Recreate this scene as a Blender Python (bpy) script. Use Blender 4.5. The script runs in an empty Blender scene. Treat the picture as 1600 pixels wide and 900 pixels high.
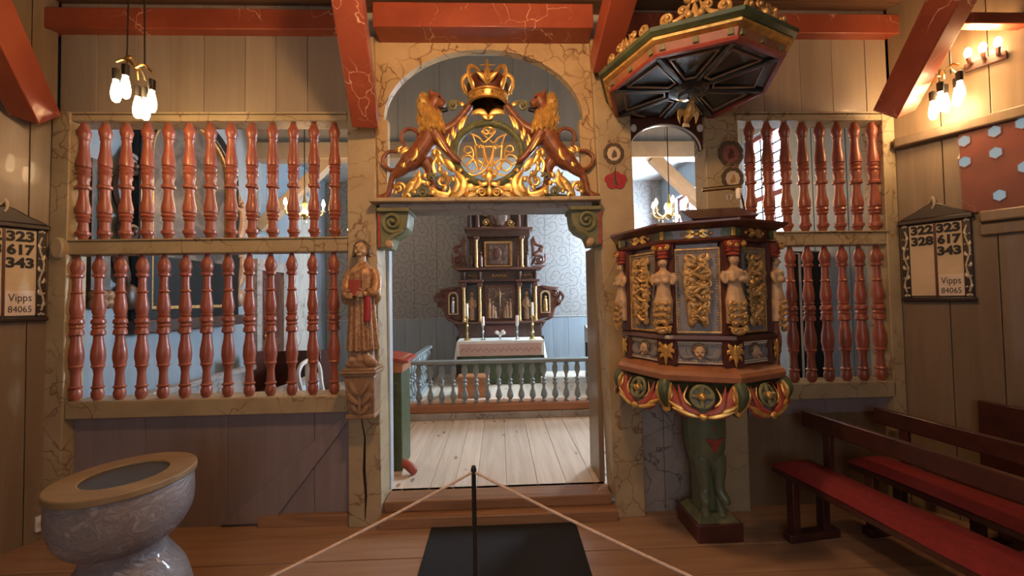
import bpy, bmesh, math, random
from math import sin, cos, pi, radians, sqrt, exp
from mathutils import Vector, Matrix, noise
random.seed(7)
S = bpy.context.scene
COL = S.collection

# ------------------------------------------------------------------ camera
FPX, CAM_H = 600.0, 1.58
YAW, PITCH, ROLL = radians(2.0), radians(1.6), radians(1.0)
cam_data = bpy.data.cameras.new('camera'); cam_data.sensor_width = 36.0
cam_data.lens = 36.0 * FPX / 1600.0; cam_data.clip_start = 0.02
cam = bpy.data.objects.new('camera', cam_data); COL.objects.link(cam)
CM = Matrix.Rotation(-YAW, 3, 'Z') @ Matrix.Rotation(pi/2 + PITCH, 3, 'X') @ Matrix.Rotation(-ROLL, 3, 'Z')
cam.matrix_world = Matrix.Translation((0, 0, CAM_H)) @ CM.to_4x4()
S.camera = cam
# ------------------------------------------------------------------ world, exposure
S.view_settings.view_transform = 'Standard'; S.view_settings.look = 'None'
S.view_settings.gamma = 1.0; S.view_settings.use_curve_mapping = False
S.view_settings.exposure = 0.25
W = bpy.data.worlds.new('overcast_sky'); S.world = W; W.use_nodes = True
W.node_tree.nodes['Background'].inputs[0].default_value = (0.62, 0.78, 1.0, 1)
W.node_tree.nodes['Background'].inputs[1].default_value = 1.0
WARM = (1.0, 0.56, 0.26)
LAMP = dict(nave=102.0, rear=10.0, left=6.5, right=6.5, sconce=8.0, chancel=36.0)
PANE = (9.0, 190.0, 3.0)          # the two leaded windows, then the added rear fill window

def lamp(name, loc, watts, size=0.06, col=WARM):
    d = bpy.data.lights.new(name, 'POINT'); d.energy = watts; d.color = col; d.shadow_soft_size = size
    o = bpy.data.objects.new(name, d); o.location = loc; COL.objects.link(o); return o

# ------------------------------------------------------------------ measuring helpers
def ray(px, py):
    return CM @ Vector(((px-800)/FPX, -(py-450)/FPX, -1.0))
def P(px, py, Y):                       # point on the plane at depth Y
    d = ray(px, py); return Vector((0, 0, CAM_H)) + d * (Y/d.y)
def PZ(px, py, z):                      # point on the plane at height z
    d = ray(px, py); return Vector((0, 0, CAM_H)) + d * ((z-CAM_H)/d.z)
CL, CR = Vector((-3.11, 2.8, 0)), Vector((3.02, 2.8, 0))     # the two screen corners
A60 = radians(60)
def PW(px, py, side):                   # point on a slanting nave wall, in the wall's own x (from the corner) and z
    c, ux = (CR, Vector((cos(-A60), sin(-A60), 0))) if side > 0 else (CL, Vector((cos(A60), sin(A60), 0)))
    n = Vector((-ux.y, ux.x, 0)); d = ray(px, py); o = Vector((0, 0, CAM_H))
    p = o + d * ((c-o).dot(n)/d.dot(n)); return (p-c).dot(ux), p.z

# ------------------------------------------------------------------ materials
def newmat(name):
    m = bpy.data.materials.new(name); m.use_nodes = True
    nt = m.node_tree; return m, nt, nt.nodes['Principled BSDF'], nt.nodes.new, nt.links.new
def setp(b, rough=.5, metal=0.0, spec=.5, coat=0.0):
    b.inputs['Roughness'].default_value = rough; b.inputs['Metallic'].default_value = metal
    b.inputs['Specular IOR Level'].default_value = spec; b.inputs['Coat Weight'].default_value = coat
def c4(c): return (c[0], c[1], c[2], 1)
def mixc(nt, fac, a, b, mode='MIX'):
    n = nt.nodes.new('ShaderNodeMix'); n.data_type = 'RGBA'; n.blend_type = mode
    for s, v in ((0, fac), (6, a), (7, b)):
        if isinstance(v, (int, float)): n.inputs[s].default_value = v
        elif isinstance(v, (tuple, list)): n.inputs[s].default_value = c4(v)
        else: nt.links.new(v, n.inputs[s])
    return n.outputs[2]
def mth(nt, op, a, b=0.0, c=None):
    n = nt.nodes.new('ShaderNodeMath'); n.operation = op
    for i, v in enumerate((a, b, c)):
        if v is None: continue
        if isinstance(v, (int, float)): n.inputs[i].default_value = v
        else: nt.links.new(v, n.inputs[i])
    return n.outputs[0]
def ramp(nt, fac, stops):
    n = nt.nodes.new('ShaderNodeValToRGB'); nt.links.new(fac, n.inputs[0]); e = n.color_ramp.elements
    while len(e) < len(stops): e.new(.5)
    for el, (p, c) in zip(e, stops):
        el.position = p; el.color = c4(c) if isinstance(c, tuple) else (c, c, c, 1)
    return n.outputs[0]
def pos(nt, scale=(1, 1, 1), kind='world'):
    if kind == 'world': out = nt.nodes.new('ShaderNodeNewGeometry').outputs['Position']
    else: out = nt.nodes.new('ShaderNodeTexCoord').outputs['Object']
    m = nt.nodes.new('ShaderNodeMapping'); m.inputs['Scale'].default_value = scale
    nt.links.new(out, m.inputs[0]); return m.outputs[0]
def noi(nt, vec, scale, detail=4, rough=.55, dist=0.0):
    n = nt.nodes.new('ShaderNodeTexNoise'); nt.links.new(vec, n.inputs['Vector'])
    n.inputs['Scale'].default_value = scale; n.inputs['Detail'].default_value = detail
    n.inputs['Roughness'].default_value = rough; n.inputs['Distortion'].default_value = dist
    return n.outputs['Fac'], n.outputs['Color']
def bump(nt, b, h, strength=.3, dist=.01):
    n = nt.nodes.new('ShaderNodeBump'); n.inputs['Strength'].default_value = strength; n.inputs['Distance'].default_value = dist
    nt.links.new(h, n.inputs['Height']); nt.links.new(n.outputs[0], b.inputs['Normal'])
def orand(nt): return nt.nodes.new('ShaderNodeObjectInfo').outputs['Random']

def plain(name, col, rough=.5, metal=0.0, var=.25, scale=6.0, bmp=0.0, dark=None, coat=0.0, kind='world', objvar=0.0):
    m, nt, b, N, L = newmat(name); setp(b, rough, metal, coat=coat)
    f, _ = noi(nt, pos(nt, kind=kind), scale, 5)
    d = dark or tuple(x*(1-var) for x in col)
    c = mixc(nt, ramp(nt, f, [(.3, 0.0), (.7, 1.0)]), d, col)
    if objvar:
        h = N('ShaderNodeHueSaturation'); L(c, h.inputs['Color'])
        L(mth(nt, 'MULTIPLY_ADD', orand(nt), objvar, 1-objvar/2), h.inputs['Value']); c = h.outputs[0]
    L(c, b.inputs['Base Color'])
    if bmp: bump(nt, b, f, bmp, .01)
    return m
def marble(name, base, base2, vein, vscale=5.0, width=.035, cover=.5, rough=.4, stretch=(1, 1, 1), bmp=0.0, coat=0.0):
    m, nt, b, N, L = newmat(name); setp(b, rough, coat=coat)
    p = pos(nt, stretch)
    _, nc = noi(nt, p, 3.0, 4, .5)
    v = N('ShaderNodeVectorMath'); v.operation = 'MULTIPLY_ADD'; L(nc, v.inputs[0]); v.inputs[1].default_value = (.5, .5, .5); L(p, v.inputs[2])
    vo = N('ShaderNodeTexVoronoi'); vo.feature = 'DISTANCE_TO_EDGE'; vo.inputs['Scale'].default_value = vscale; L(v.outputs[0], vo.inputs['Vector'])
    line = ramp(nt, vo.outputs['Distance'], [(0.0, 1.0), (width, 0.0)])
    mk, _ = noi(nt, p, 2.3, 2); mask = ramp(nt, mk, [(cover-.06, 0.0), (cover+.06, 1.0)])
    vo2 = N('ShaderNodeTexVoronoi'); vo2.feature = 'DISTANCE_TO_EDGE'; vo2.inputs['Scale'].default_value = vscale*2.1; L(v.outputs[0], vo2.inputs['Vector'])
    line2 = ramp(nt, vo2.outputs['Distance'], [(0.0, .5), (width*.8, 0.0)])
    ln = mth(nt, 'MULTIPLY', mth(nt, 'MAXIMUM', line, mth(nt, 'MULTIPLY', line2, line2)), mask)
    f, _ = noi(nt, p, 4.0, 6)
    c = mixc(nt, ramp(nt, f, [(.3, 0.0), (.72, 1.0)]), base2, base)
    c = mixc(nt, ln, c, vein); L(c, b.inputs['Base Color'])
    if bmp: bump(nt, b, f, bmp, .01)
    return m
def wood(name, c1, c2, stretch, scale=4.0, rough=.45, knots=0.0, bmp=.12, objvar=.25, coat=0.0):
    m, nt, b, N, L = newmat(name); setp(b, rough, coat=coat)
    p = pos(nt, stretch)
    v = N('ShaderNodeVectorMath'); v.operation = 'ADD'; L(p, v.inputs[0])
    cb = N('ShaderNodeCombineXYZ'); r = mth(nt, 'MULTIPLY', orand(nt), 37.0); L(r, cb.inputs[0]); L(r, cb.inputs[1]); L(r, cb.inputs[2]); L(cb.outputs[0], v.inputs[1])
    f, _ = noi(nt, v.outputs[0], scale, 8, .6, .6)
    c = mixc(nt, ramp(nt, f, [(.3, 0.0), (.7, 1.0)]), c1, c2)
    if knots:
        vo = N('ShaderNodeTexVoronoi'); vo.inputs['Scale'].default_value = knots
        g = pos(nt, (1.0, .45, 1.0)); L(g, vo.inputs['Vector'])
        c = mixc(nt, ramp(nt, vo.outputs['Distance'], [(0.07, .85), (.16, 0.0)]), c, (c1[0]*.28, c1[1]*.22, c1[2]*.18))
    h = N('ShaderNodeHueSaturation'); L(c, h.inputs['Color'])
    L(mth(nt, 'MULTIPLY_ADD', orand(nt), objvar, 1-objvar/2), h.inputs['Value']); L(h.outputs[0], b.inputs['Base Color'])
    if bmp: bump(nt, b, f, bmp, .006)
    return m
def glow(name, col, strength):
    m, nt, b, N, L = newmat(name); b.inputs['Base Color'].default_value = c4(col)
    b.inputs['Emission Color'].default_value = c4(col); b.inputs['Emission Strength'].default_value = strength
    return m
def swirl(name, base, base2, line, scale):
    m, nt, b, N, L = newmat(name); setp(b, .55)
    p = pos(nt)
    _, nc = noi(nt, p, 2.5, 2)
    def layer(sc, k, off):
        mp = N('ShaderNodeMapping'); mp.inputs['Location'].default_value = (off, off*.7, off*1.3); mp.inputs['Scale'].default_value = (sc, 0.0, sc)
        L(p, mp.inputs[0])
        sx = N('ShaderNodeSeparateXYZ'); L(mp.outputs[0], sx.inputs[0])
        cb = N('ShaderNodeCombineXYZ'); L(sx.outputs[0], cb.inputs[0]); L(sx.outputs[2], cb.inputs[1])
        vo = N('ShaderNodeTexVoronoi'); vo.voronoi_dimensions = '2D'; vo.inputs['Scale'].default_value = 1.0; L(cb.outputs[0], vo.inputs['Vector'])
        sb = N('ShaderNodeVectorMath'); sb.operation = 'SUBTRACT'; L(cb.outputs[0], sb.inputs[0]); L(vo.outputs['Position'], sb.inputs[1])
        s2 = N('ShaderNodeSeparateXYZ'); L(sb.outputs[0], s2.inputs[0])
        ang = mth(nt, 'ARCTAN2', s2.outputs[1], s2.outputs[0]); r = vo.outputs['Distance']
        ph = mth(nt, 'ADD', ang, mth(nt, 'MULTIPLY', r, k))
        return ramp(nt, mth(nt, 'ABSOLUTE', mth(nt, 'SINE', mth(nt, 'MULTIPLY', ph, .5))), [(0.0, 1.0), (.16, 1.0), (.26, 0.0)])
    ln = mth(nt, 'MAXIMUM', layer(scale, 15.0, 0.3), mth(nt, 'MULTIPLY', layer(scale*1.9, -12.0, 4.1), .6))
    f, _ = noi(nt, p, 2.0, 6)
    c = mixc(nt, f, base2, base); c = mixc(nt, mth(nt, 'MULTIPLY', ln, .68), c, line); L(c, b.inputs['Base Color'])
    return m

def wrapped(name):
    m, nt, b, N, L = newmat(name); setp(b, .38, coat=.25)
    _, w = noi(nt, pos(nt), 3.0, 3)
    v = N('ShaderNodeVectorMath'); v.operation = 'MULTIPLY_ADD'; L(w, v.inputs[0]); v.inputs[1].default_value = (.4, .4, .4); L(pos(nt, (1, 1, 1.5)), v.inputs[2])
    f, _ = noi(nt, v.outputs[0], 12.0, 7, .62, 1.6); g, _ = noi(nt, pos(nt), 3.5, 4)
    vo = N('ShaderNodeTexVoronoi'); vo.feature = 'DISTANCE_TO_EDGE'; vo.inputs['Scale'].default_value = 16; L(v.outputs[0], vo.inputs['Vector'])
    c = mixc(nt, ramp(nt, g, [(.35, 0.0), (.65, 1.0)]), (.14, .12, .125), (.23, .205, .205)); c = mixc(nt, ramp(nt, f, [(.56, 0.0), (.66, .55)]), c, (.42, .385, .375)); L(c, b.inputs['Base Color'])
    bump(nt, b, mth(nt, 'ADD', f, mth(nt, 'MULTIPLY', vo.outputs['Distance'], .6)), .45, .02); return m
M = {}
M['beige']   = marble('beige_marbled_paint', (.46, .37, .22), (.36, .27, .155), (.18, .105, .05), 5.0, .034, .47, .42)
M['spandrel'] = marble('beige_marbled_arch_paint', (.54, .40, .21), (.42, .29, .14), (.16, .07, .025), 6.5, .055, .42, .42)
M['grey_marble'] = marble('grey_marbled_paint', (.40, .36, .32), (.27, .24, .22), (.12, .095, .085), 5.0, .03, .42, .45)
M['red']     = marble('red_marbled_paint', (.36, .082, .036), (.25, .050, .024), (.78, .50, .33), 4.6, .016, .55, .42, coat=.1)
M['balred']  = plain('red_baluster_paint', (.35, .092, .050), .40, var=.3, scale=14, objvar=.12, coat=.15, kind='object')
M['wallpaint'] = wood('grey_beige_wall_paint', (.275, .212, .15), (.34, .272, .195), (6, 6, .5), 2.0, .42, bmp=.05, objvar=.12, coat=.1)
M['sidepaint'] = wood('brown_beige_wall_paint', (.185, .125, .072), (.26, .185, .112), (6, 6, .5), 2.0, .38, bmp=.05, objvar=.14, coat=.15)
M['mauve']   = wood('grey_mauve_wall_paint', (.225, .18, .18), (.29, .24, .24), (6, 6, .5), 2.0, .48, bmp=.05, objvar=.1)
M['ceil']    = wood('dark_brown_ceiling_board', (.13, .062, .030), (.19, .10, .052), (.5, 6, 6), 2.0, .6, objvar=.2)
M['navefloor'] = wood('brown_pine_floor_board', (.30, .165, .095), (.43, .265, .165), (.6, 9, 6), 2.2, .38, knots=2.2, objvar=.22, coat=.15)
M['chfloor'] = wood('pale_pine_floor_board', (.58, .48, .37), (.74, .65, .53), (9, .6, 6), 2.2, .5, knots=7.5, objvar=.15)
M['step']    = wood('worn_step_board', (.20, .10, .05), (.35, .19, .10), (.6, 9, 6), 2.2, .45, knots=2)
M['bluewall'] = wood('blue_grey_wall_paint', (.22, .27, .31), (.28, .33, .37), (5, 5, .5), 2.0, .5, bmp=.05, objvar=.08)
M['bulk']    = wood('grey_chancel_ceiling_paint', (.36, .36, .34), (.44, .44, .41), (5, 5, .5), 2.0, .55, bmp=.05, objvar=.06)
M['swirl']   = swirl('scroll_painted_wall', (.30, .295, .285), (.235, .23, .225), (.085, .08, .08), 4.4)
M['gold']    = plain('gilding', (.93, .57, .16), .33, .6, var=.5, scale=22, bmp=.15)
M['oldgold'] = plain('worn_gilding', (.66, .41, .15), .42, .35, var=.6, scale=30, bmp=.2)
M['lion']    = plain('brown_lion_paint', (.29, .095, .038), .42, var=.55, scale=20, bmp=.4, coat=.1)
M['green']   = plain('dark_green_paint', (.085, .115, .055), .45, var=.4, scale=14)
M['figgreen'] = plain('support_figure_green_paint', (.15, .18, .10), .4, var=.35, scale=9, coat=.2)
M['olive']   = plain('olive_green_paint', (.20, .20, .095), .45, var=.4, scale=18)
M['leafgreen'] = plain('wreath_green_paint', (.17, .19, .075), .5, var=.6, scale=40, bmp=.4)
M['maroon']  = plain('dark_maroon_paint', (.105, .032, .022), .38, var=.35, scale=9, coat=.15)
M['rosered'] = plain('carving_red_paint', (.40, .075, .045), .42, var=.4, scale=18)
M['copperred'] = plain('warm_red_moulding_paint', (.37, .15, .07), .4, var=.4, scale=8)
M['panelgrey'] = plain('slate_grey_panel_paint', (.215, .20, .20), .5, var=.25, scale=30)
M['flesh']   = plain('aged_flesh_paint', (.55, .365, .205), .45, var=.35, scale=30, bmp=.1)
M['black']   = plain('black_paint', (.012, .013, .013), .32, var=.3, scale=8)
M['underblack'] = plain('black_canopy_paint', (.040, .044, .044), .22, var=.4, scale=5, coat=.6)
M['beampale'] = plain('pale_beam_paint', (.44, .37, .27), .5, var=.2, scale=6)
M['cream']   = plain('cream_paint', (.62, .50, .34), .5, var=.15, scale=10)
M['white']   = plain('white_paint', (.72, .70, .66), .5, var=.1, scale=10)
M['darkwood'] = wood('dark_brown_wood', (.045, .014, .010), (.085, .028, .018), (3, 3, 3), 3.0, .32, objvar=.1, coat=.2)
M['boardwood'] = plain('near_black_carved_wood', (.030, .015, .012), .4, var=.4, scale=12, coat=.15)
M['fadedred'] = plain('faded_red_paint', (.30, .10, .085), .55, var=.4, scale=40)
M['brownwood'] = plain('carved_brown_wood', (.075, .038, .024), .42, var=.55, scale=16, bmp=.3)
M['redbrown'] = plain('carved_red_brown_wood', (.14, .055, .036), .45, var=.5, scale=16, bmp=.2)
M['seat']    = plain('red_cushion_cloth', (.22, .012, .014), .85, var=.3, scale=40, bmp=.2)
M['carpet']  = plain('black_carpet', (.018, .018, .020), .95, var=.5, scale=120, bmp=.5)
M['rope']    = plain('pale_rope', (.62, .46, .36), .8, var=.3, scale=90)
M['brass']   = plain('brass', (.82, .58, .24), .28, 1.0, var=.2, scale=10)
M['silver']  = plain('silver', (.72, .74, .76), .25, 1.0, var=.15, scale=10)
M['iron']    = plain('black_iron', (.03, .025, .02), .5, .5, var=.2)
M['stone']   = wrapped('wrapped_soapstone')
M['fontrim'] = wood('font_rim_board', (.20, .135, .068), (.28, .195, .10), (1, 5, 5), 3.0, .5)
M['basin']   = plain('blue_grey_basin', (.07, .09, .095), .3, .3, var=.3)
M['cloth']   = plain('white_linen', (.80, .78, .72), .8, var=.1, scale=20)
M['pink']    = plain('pink_embroidery', (.62, .42, .36), .8, var=.2, scale=60)
M['pinkdark'] = plain('brown_embroidery', (.30, .17, .15), .8, var=.2, scale=60)
M['wax']     = plain('candle_wax', (.86, .80, .68), .45, var=.05)
M['railblue'] = plain('blue_grey_rail_paint', (.26, .30, .30), .42, var=.25, scale=10, kind='object', objvar=.1)
M['orange']  = wood('orange_brown_wood', (.33, .125, .05), (.46, .20, .09), (.6, 6, 6), 2.2, .42)
M['bulb']    = glow('lit_bulb', (1.0, .72, .38), 30.0)
M['pane0']   = glow('daylit_leaded_pane', (.64, .82, 1.0), PANE[0])
M['pane2']   = glow('rear_fill_pane', (.74, .86, 1.0), PANE[2])
M['pane1']   = glow('bright_daylit_leaded_pane', (.64, .82, 1.0), PANE[1])
M['hexpane'] = glow('dim_daylit_pane', (.42, .60, .70), .34); M['hexpane'].node_tree.nodes['Principled BSDF'].inputs['Base Color'].default_value = (.06, .09, .11, 1)
M['darkred'] = marble('dark_red_marbled_paint', (.22, .035, .018), (.15, .022, .012), (.40, .16, .10), 4.2, .012, .56, .42)
M['lead']    = plain('lead_came', (.05, .05, .055), .5, .3)
M['winred']  = plain('red_window_frame_paint', (.23, .06, .055), .4, var=.25)
M['paper']   = plain('paper', (.80, .66, .52), .8, var=.05)
M['boardcream'] = wood('cream_board', (.62, .47, .28), (.70, .55, .34), (2, 2, 4), 3.0, .5, objvar=0)
M['ink']     = plain('black_ink', (.012, .010, .010), .6, var=.1)
M['statue']  = plain('worn_gilt_robe', (.52, .31, .15), .42, .25, var=.65, scale=45, bmp=.3, dark=(.20, .09, .045))
M['console'] = plain('brown_carved_console', (.37, .215, .115), .45, var=.4, scale=18, bmp=.2)
M['hair']    = plain('grey_brown_hair_paint', (.17, .12, .085), .5, var=.5, scale=40, bmp=.3)
M['canvas']  = None
def canvas(name, cols, scale):
    m, nt, b, N, L = newmat(name); setp(b, .55, coat=.05)
    f, _ = noi(nt, pos(nt, (1, 1, .8)), scale, 5, .6, 1.4)
    L(ramp(nt, f, cols), b.inputs['Base Color']); return m
M['canvas'] = canvas('dark_oil_painting', [(.3, (.012, .011, .010)), (.45, (.045, .037, .030)), (.55, (.12, .098, .076)), (.62, (.055, .046, .040)), (.75, (.20, .165, .13))], 2.6)
M['altarpic'] = canvas('brown_relief_picture', [(.35, (.03, .017, .012)), (.5, (.10, .055, .038)), (.62, (.22, .14, .10))], 14.0)
M['drape'] = marble('white_marbled_paint', (.62, .58, .50), (.48, .45, .40), (.16, .12, .09), 3.0, .03, .38, .45, (3, 3, .6))
M['railpale'] = plain('pale_daylit_blue_paint', (.50, .56, .60), .45, var=.12, scale=8)  # pale blue with window daylight put into the colour, for jamb and stall
M['crimson'] = plain('crimson_paint', (.42, .035, .04), .5, var=.35, scale=30)
M['wreathbrown'] = plain('brown_wreath_paint', (.12, .075, .04), .6, var=.5, scale=40)
# ------------------------------------------------------------------ geometry helpers
ORG = {}
def cr(pts, n=6):                       # Catmull-Rom resample of tuples (x, y, z[, r])
    pts = [tuple(p) for p in pts]; P0 = [pts[0]] + pts + [pts[-1]]; out = []
    for i in range(1, len(P0)-2):
        a, b, c, d = P0[i-1], P0[i], P0[i+1], P0[i+2]
        for k in range(n):
            t = k/n
            out.append(tuple(.5*((2*q) + (-p+r)*t + (2*p-5*q+4*r-s)*t*t + (-p+3*q-3*r+s)*t**3) for p, q, r, s in zip(a, b, c, d)))
    out.append(pts[-1]); return out
class MB:
    def __init__(s): s.v, s.f, s.M = [], [], None
    def add(s, vs, fs):
        o = len(s.v)
        for v in vs:
            v = Vector(v); s.v.append(s.M @ v if s.M else v)
        s.f += [tuple(i+o for i in f) for f in fs]; return s
    def box(s, x0, x1, y0, y1, z0, z1):
        return s.hexa([(x0, y0, z0), (x1, y0, z0), (x1, y1, z0), (x0, y1, z0), (x0, y0, z1), (x1, y0, z1), (x1, y1, z1), (x0, y1, z1)])
    def hexa(s, v):
        return s.add(v, [(3, 2, 1, 0), (4, 5, 6, 7), (0, 1, 5, 4), (1, 2, 6, 5), (2, 3, 7, 6), (3, 0, 4, 7)])
    def bar(s, a, b, w, d, up=(0, 0, 1)):     # rectangular bar from a to b: width w, depth d along up
        a, b = Vector(a), Vector(b); t = (b-a).normalized(); u = Vector(up); r = t.cross(u).normalized(); u = r.cross(t)
        q = [(-w/2, -d/2), (w/2, -d/2), (w/2, d/2), (-w/2, d/2)]
        vs = [a + r*i + u*j for i, j in q] + [b + r*i + u*j for i, j in q]
        return s.add(vs, [(3, 2, 1, 0), (4, 5, 6, 7), (0, 1, 5, 4), (1, 2, 6, 5), (2, 3, 7, 6), (3, 0, 4, 7)])
    def tube(s, pts, rad=None, n=8, flat=1.0, ref=None):
        pts = [tuple(p) for p in pts]
        if rad is None: R = [p[3] for p in pts]
        else: R = [rad]*len(pts) if isinstance(rad, (int, float)) else list(rad)
        V = [Vector(p[:3]) for p in pts]; m = len(V); fr = None; vs = []
        for i in range(m):
            t = V[min(i+1, m-1)] - V[max(i-1, 0)]
            t = t.normalized() if t.length > 1e-9 else Vector((0, 0, 1))
            if ref is not None:
                nn = Vector(ref); bb = nn.cross(t)
                bb = bb.normalized() if bb.length > 1e-6 else Vector((1, 0, 0)); nn = t.cross(bb)
            else:
                if fr is None:
                    h = Vector((0, 1, 0)) if abs(t.y) < .9 else Vector((1, 0, 0)); bb = h.cross(t).normalized()
                else:
                    bb = fr - t*fr.dot(t); bb = bb.normalized() if bb.length > 1e-6 else fr
                fr = bb; nn = t.cross(bb)
            for k in range(n):
                a = 2*pi*k/n; vs.append(V[i] + bb*(cos(a)*R[i]) + nn*(sin(a)*R[i]*flat))
        fs = [(i*n+k, i*n+(k+1) % n, (i+1)*n+(k+1) % n, (i+1)*n+k) for i in range(m-1) for k in range(n)]
        fs += [tuple(range(n-1, -1, -1)), tuple((m-1)*n+k for k in range(n))]
        return s.add(vs, fs)
    def limb(s, pts, k=4, n=10, flat=1.0, ref=None): return s.tube(cr(pts, k), None, n, flat, ref)
    def lathe(s, prof, n=16, c=(0, 0, 0), ph=0.0, sx=1.0, sy=1.0, pleat=None, caps=True):
        vs = []
        for j, (r, z) in enumerate(prof):
            for k in range(n):
                a = 2*pi*k/n + ph; q = r*(1 + (pleat(a, j/(len(prof)-1)) if pleat else 0))
                vs.append((c[0]+q*cos(a)*sx, c[1]+q*sin(a)*sy, c[2]+z))
        m = len(prof)
        fs = [(i*n+k, i*n+(k+1) % n, (i+1)*n+(k+1) % n, (i+1)*n+k) for i in range(m-1) for k in range(n)]
        fs += [tuple(range(n-1, -1, -1)), tuple((m-1)*n+k for k in range(n))]
        if not caps: fs = fs[:-2]
        if prof[0][1] > prof[-1][1]: fs = [tuple(reversed(f)) for f in fs]
        return s.add(vs, fs)
    def ball(s, c, r, n=10, m=7):
        r = (r, r, r) if isinstance(r, (int, float)) else r
        vs = [(c[0], c[1], c[2]-r[2])]
        for j in range(1, m):
            b = -pi/2 + pi*j/m
            vs += [(c[0]+r[0]*cos(b)*cos(2*pi*k/n), c[1]+r[1]*cos(b)*sin(2*pi*k/n), c[2]+r[2]*sin(b)) for k in range(n)]
        vs.append((c[0], c[1], c[2]+r[2])); e = len(vs)-1
        fs = [(0, 1+(k+1) % n, 1+k) for k in range(n)] + [(e, e-n+k, e-n+(k+1) % n) for k in range(n)]
        fs += [(1+j*n+k, 1+j*n+(k+1) % n, 1+(j+1)*n+(k+1) % n, 1+(j+1)*n+k) for j in range(m-2) for k in range(n)]
        return s.add(vs, fs)
    def prism(s, poly, y0, y1):             # outline in x, z (counter-clockwise seen from -y), extruded along y
        n = len(poly)
        vs = [(x, y0, z) for x, z in poly] + [(x, y1, z) for x, z in poly]
        return s.add(vs, [tuple(range(n)), tuple(range(2*n-1, n-1, -1))] + [(i, i+n, (i+1) % n+n, (i+1) % n) for i in range(n)])
    def ringprism(s, outer, inner, y0, y1):   # two outlines of equal length joined as a frame
        n = len(outer); vs = []
        for y in (y0, y1): vs += [(x, y, z) for x, z in outer] + [(x, y, z) for x, z in inner]
        fs = []
        for i in range(n):
            j = (i+1) % n
            fs += [(i, j, n+j, n+i), (2*n+j, 2*n+i, 3*n+i, 3*n+j), (i, 2*n+i, 2*n+j, j), (n+j, 3*n+j, 3*n+i, n+i)]
        return s.add(vs, fs)
    def spiral(s, c, r0, turns, a0, sgn=1, w=.012, y=0, lift=.012, n=7, r1=.12, tail=None, flat=.9):
        pts = []; m = int(14*turns)+2
        for i in range(m+1):
            t = i/m; r = r0*(1-t)+r0*r1*t; a = a0 + sgn*2*pi*turns*t
            pts.append((c[0]+r*cos(a), y-lift*t, c[1]+r*sin(a), w*(1-.45*t)))
        if tail:
            tl = cr([(q[0], y, q[1], w*q[2]) for q in tail] + [pts[0]], 5)[:-1]; pts = tl + pts
        s.tube(pts, None, n, flat, (0, 1, 0)); e = pts[-1]
        return s.ball((e[0], e[1]-.3*w, e[2]), w*1.05, 8, 5)
    def leaf(s, pts, w, y=0, flat=.55, n=8, tip=.15):  # pointed leaf along a path of (x, z)
        q = cr([(p[0], y - (p[2] if len(p) > 2 else 0), p[1]) for p in pts], 5); m = len(q)-1
        return s.tube([(p[0], p[1], p[2], max(w*(sin(pi*(i/m)**.75)*.9 + tip*(1-i/m)), w*.06)) for i, p in enumerate(q)], None, n, flat, (0, 1, 0))
    def build(s, name, mat, parent=None, label=None, cat=None, group=None, kind=None, local=False, smooth=38, bev=0, base=True):
        me = bpy.data.meshes.new(name); o = bpy.data.objects.new(name, me); COL.objects.link(o)
        vs = s.v; off = Vector((0, 0, 0))
        if parent is not None:
            o.parent = parent
            if not local: off = ORG[parent.name]
            ORG[o.name] = Vector(off)
        else:
            if base:
                lo = [min(v[i] for v in vs) for i in range(3)]; hi = [max(v[i] for v in vs) for i in range(3)]
                off = Vector(((lo[0]+hi[0])/2, (lo[1]+hi[1])/2, lo[2])); o.location = off
            ORG[o.name] = Vector(off)
        me.from_pydata([tuple(v-off) for v in vs], [], s.f); me.update()
        if smooth:
            me.shade_smooth(); me.set_sharp_from_angle(angle=radians(smooth))
        if mat: me.materials.append(M[mat])
        if bev:
            b = o.modifiers.new('bevel', 'BEVEL'); b.width = bev; b.segments = 2; b.limit_method = 'ANGLE'
        return tag(o, label, cat, group, kind)
def tag(o, label=None, cat=None, group=None, kind=None):
    for k, v in (('label', label), ('category', cat), ('group', group), ('kind', kind)):
        if v: o[k] = v
    return o
def thing(name, label, cat, loc=(0, 0, 0), rotz=0.0, group=None, kind=None):
    o = bpy.data.objects.new(name, None); COL.objects.link(o); o.empty_display_size = .1
    o.location = loc; o.rotation_euler = (0, 0, rotz); ORG[o.name] = Vector(loc)
    return tag(o, label, cat, group, kind)
def cut_back(root, ymax):               # cut a thing's meshes off where they meet the wall plane at y = ymax
    for o in [x for x in COL.objects if x.type == 'MESH' and (x.parent == root or (x.parent and x.parent.parent == root))]:
        yl_ = ymax-ORG[root.name].y
        if max(v.co.y for v in o.data.vertices) <= yl_: continue
        b = bmesh.new(); b.from_mesh(o.data)
        g = bmesh.ops.bisect_plane(b, geom=b.verts[:]+b.edges[:]+b.faces[:], plane_co=(0, yl_, 0), plane_no=(0, 1, 0), clear_outer=True)
        bmesh.ops.holes_fill(b, edges=[e for e in g['geom_cut'] if isinstance(e, bmesh.types.BMEdge)])
        b.to_mesh(o.data); b.free(); o.data.set_sharp_from_angle(angle=radians(25))
KIDS = {}
def copy_tree(o, parent=None, loc=None):
    c = o.copy(); COL.objects.link(c)
    if parent is not None: c.parent = parent
    if loc is not None: c.location = loc
    for ch in [x for x in COL.objects if x.parent == o]: copy_tree(ch, c)
    return c
def remesh(o, vox, smooth=3):
    r = o.modifiers.new('remesh', 'REMESH'); r.mode = 'VOXEL'; r.voxel_size = vox; r.use_smooth_shade = True
    if smooth:
        m = o.modifiers.new('smooth', 'SMOOTH'); m.factor = .5; m.iterations = smooth
    return o
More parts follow.
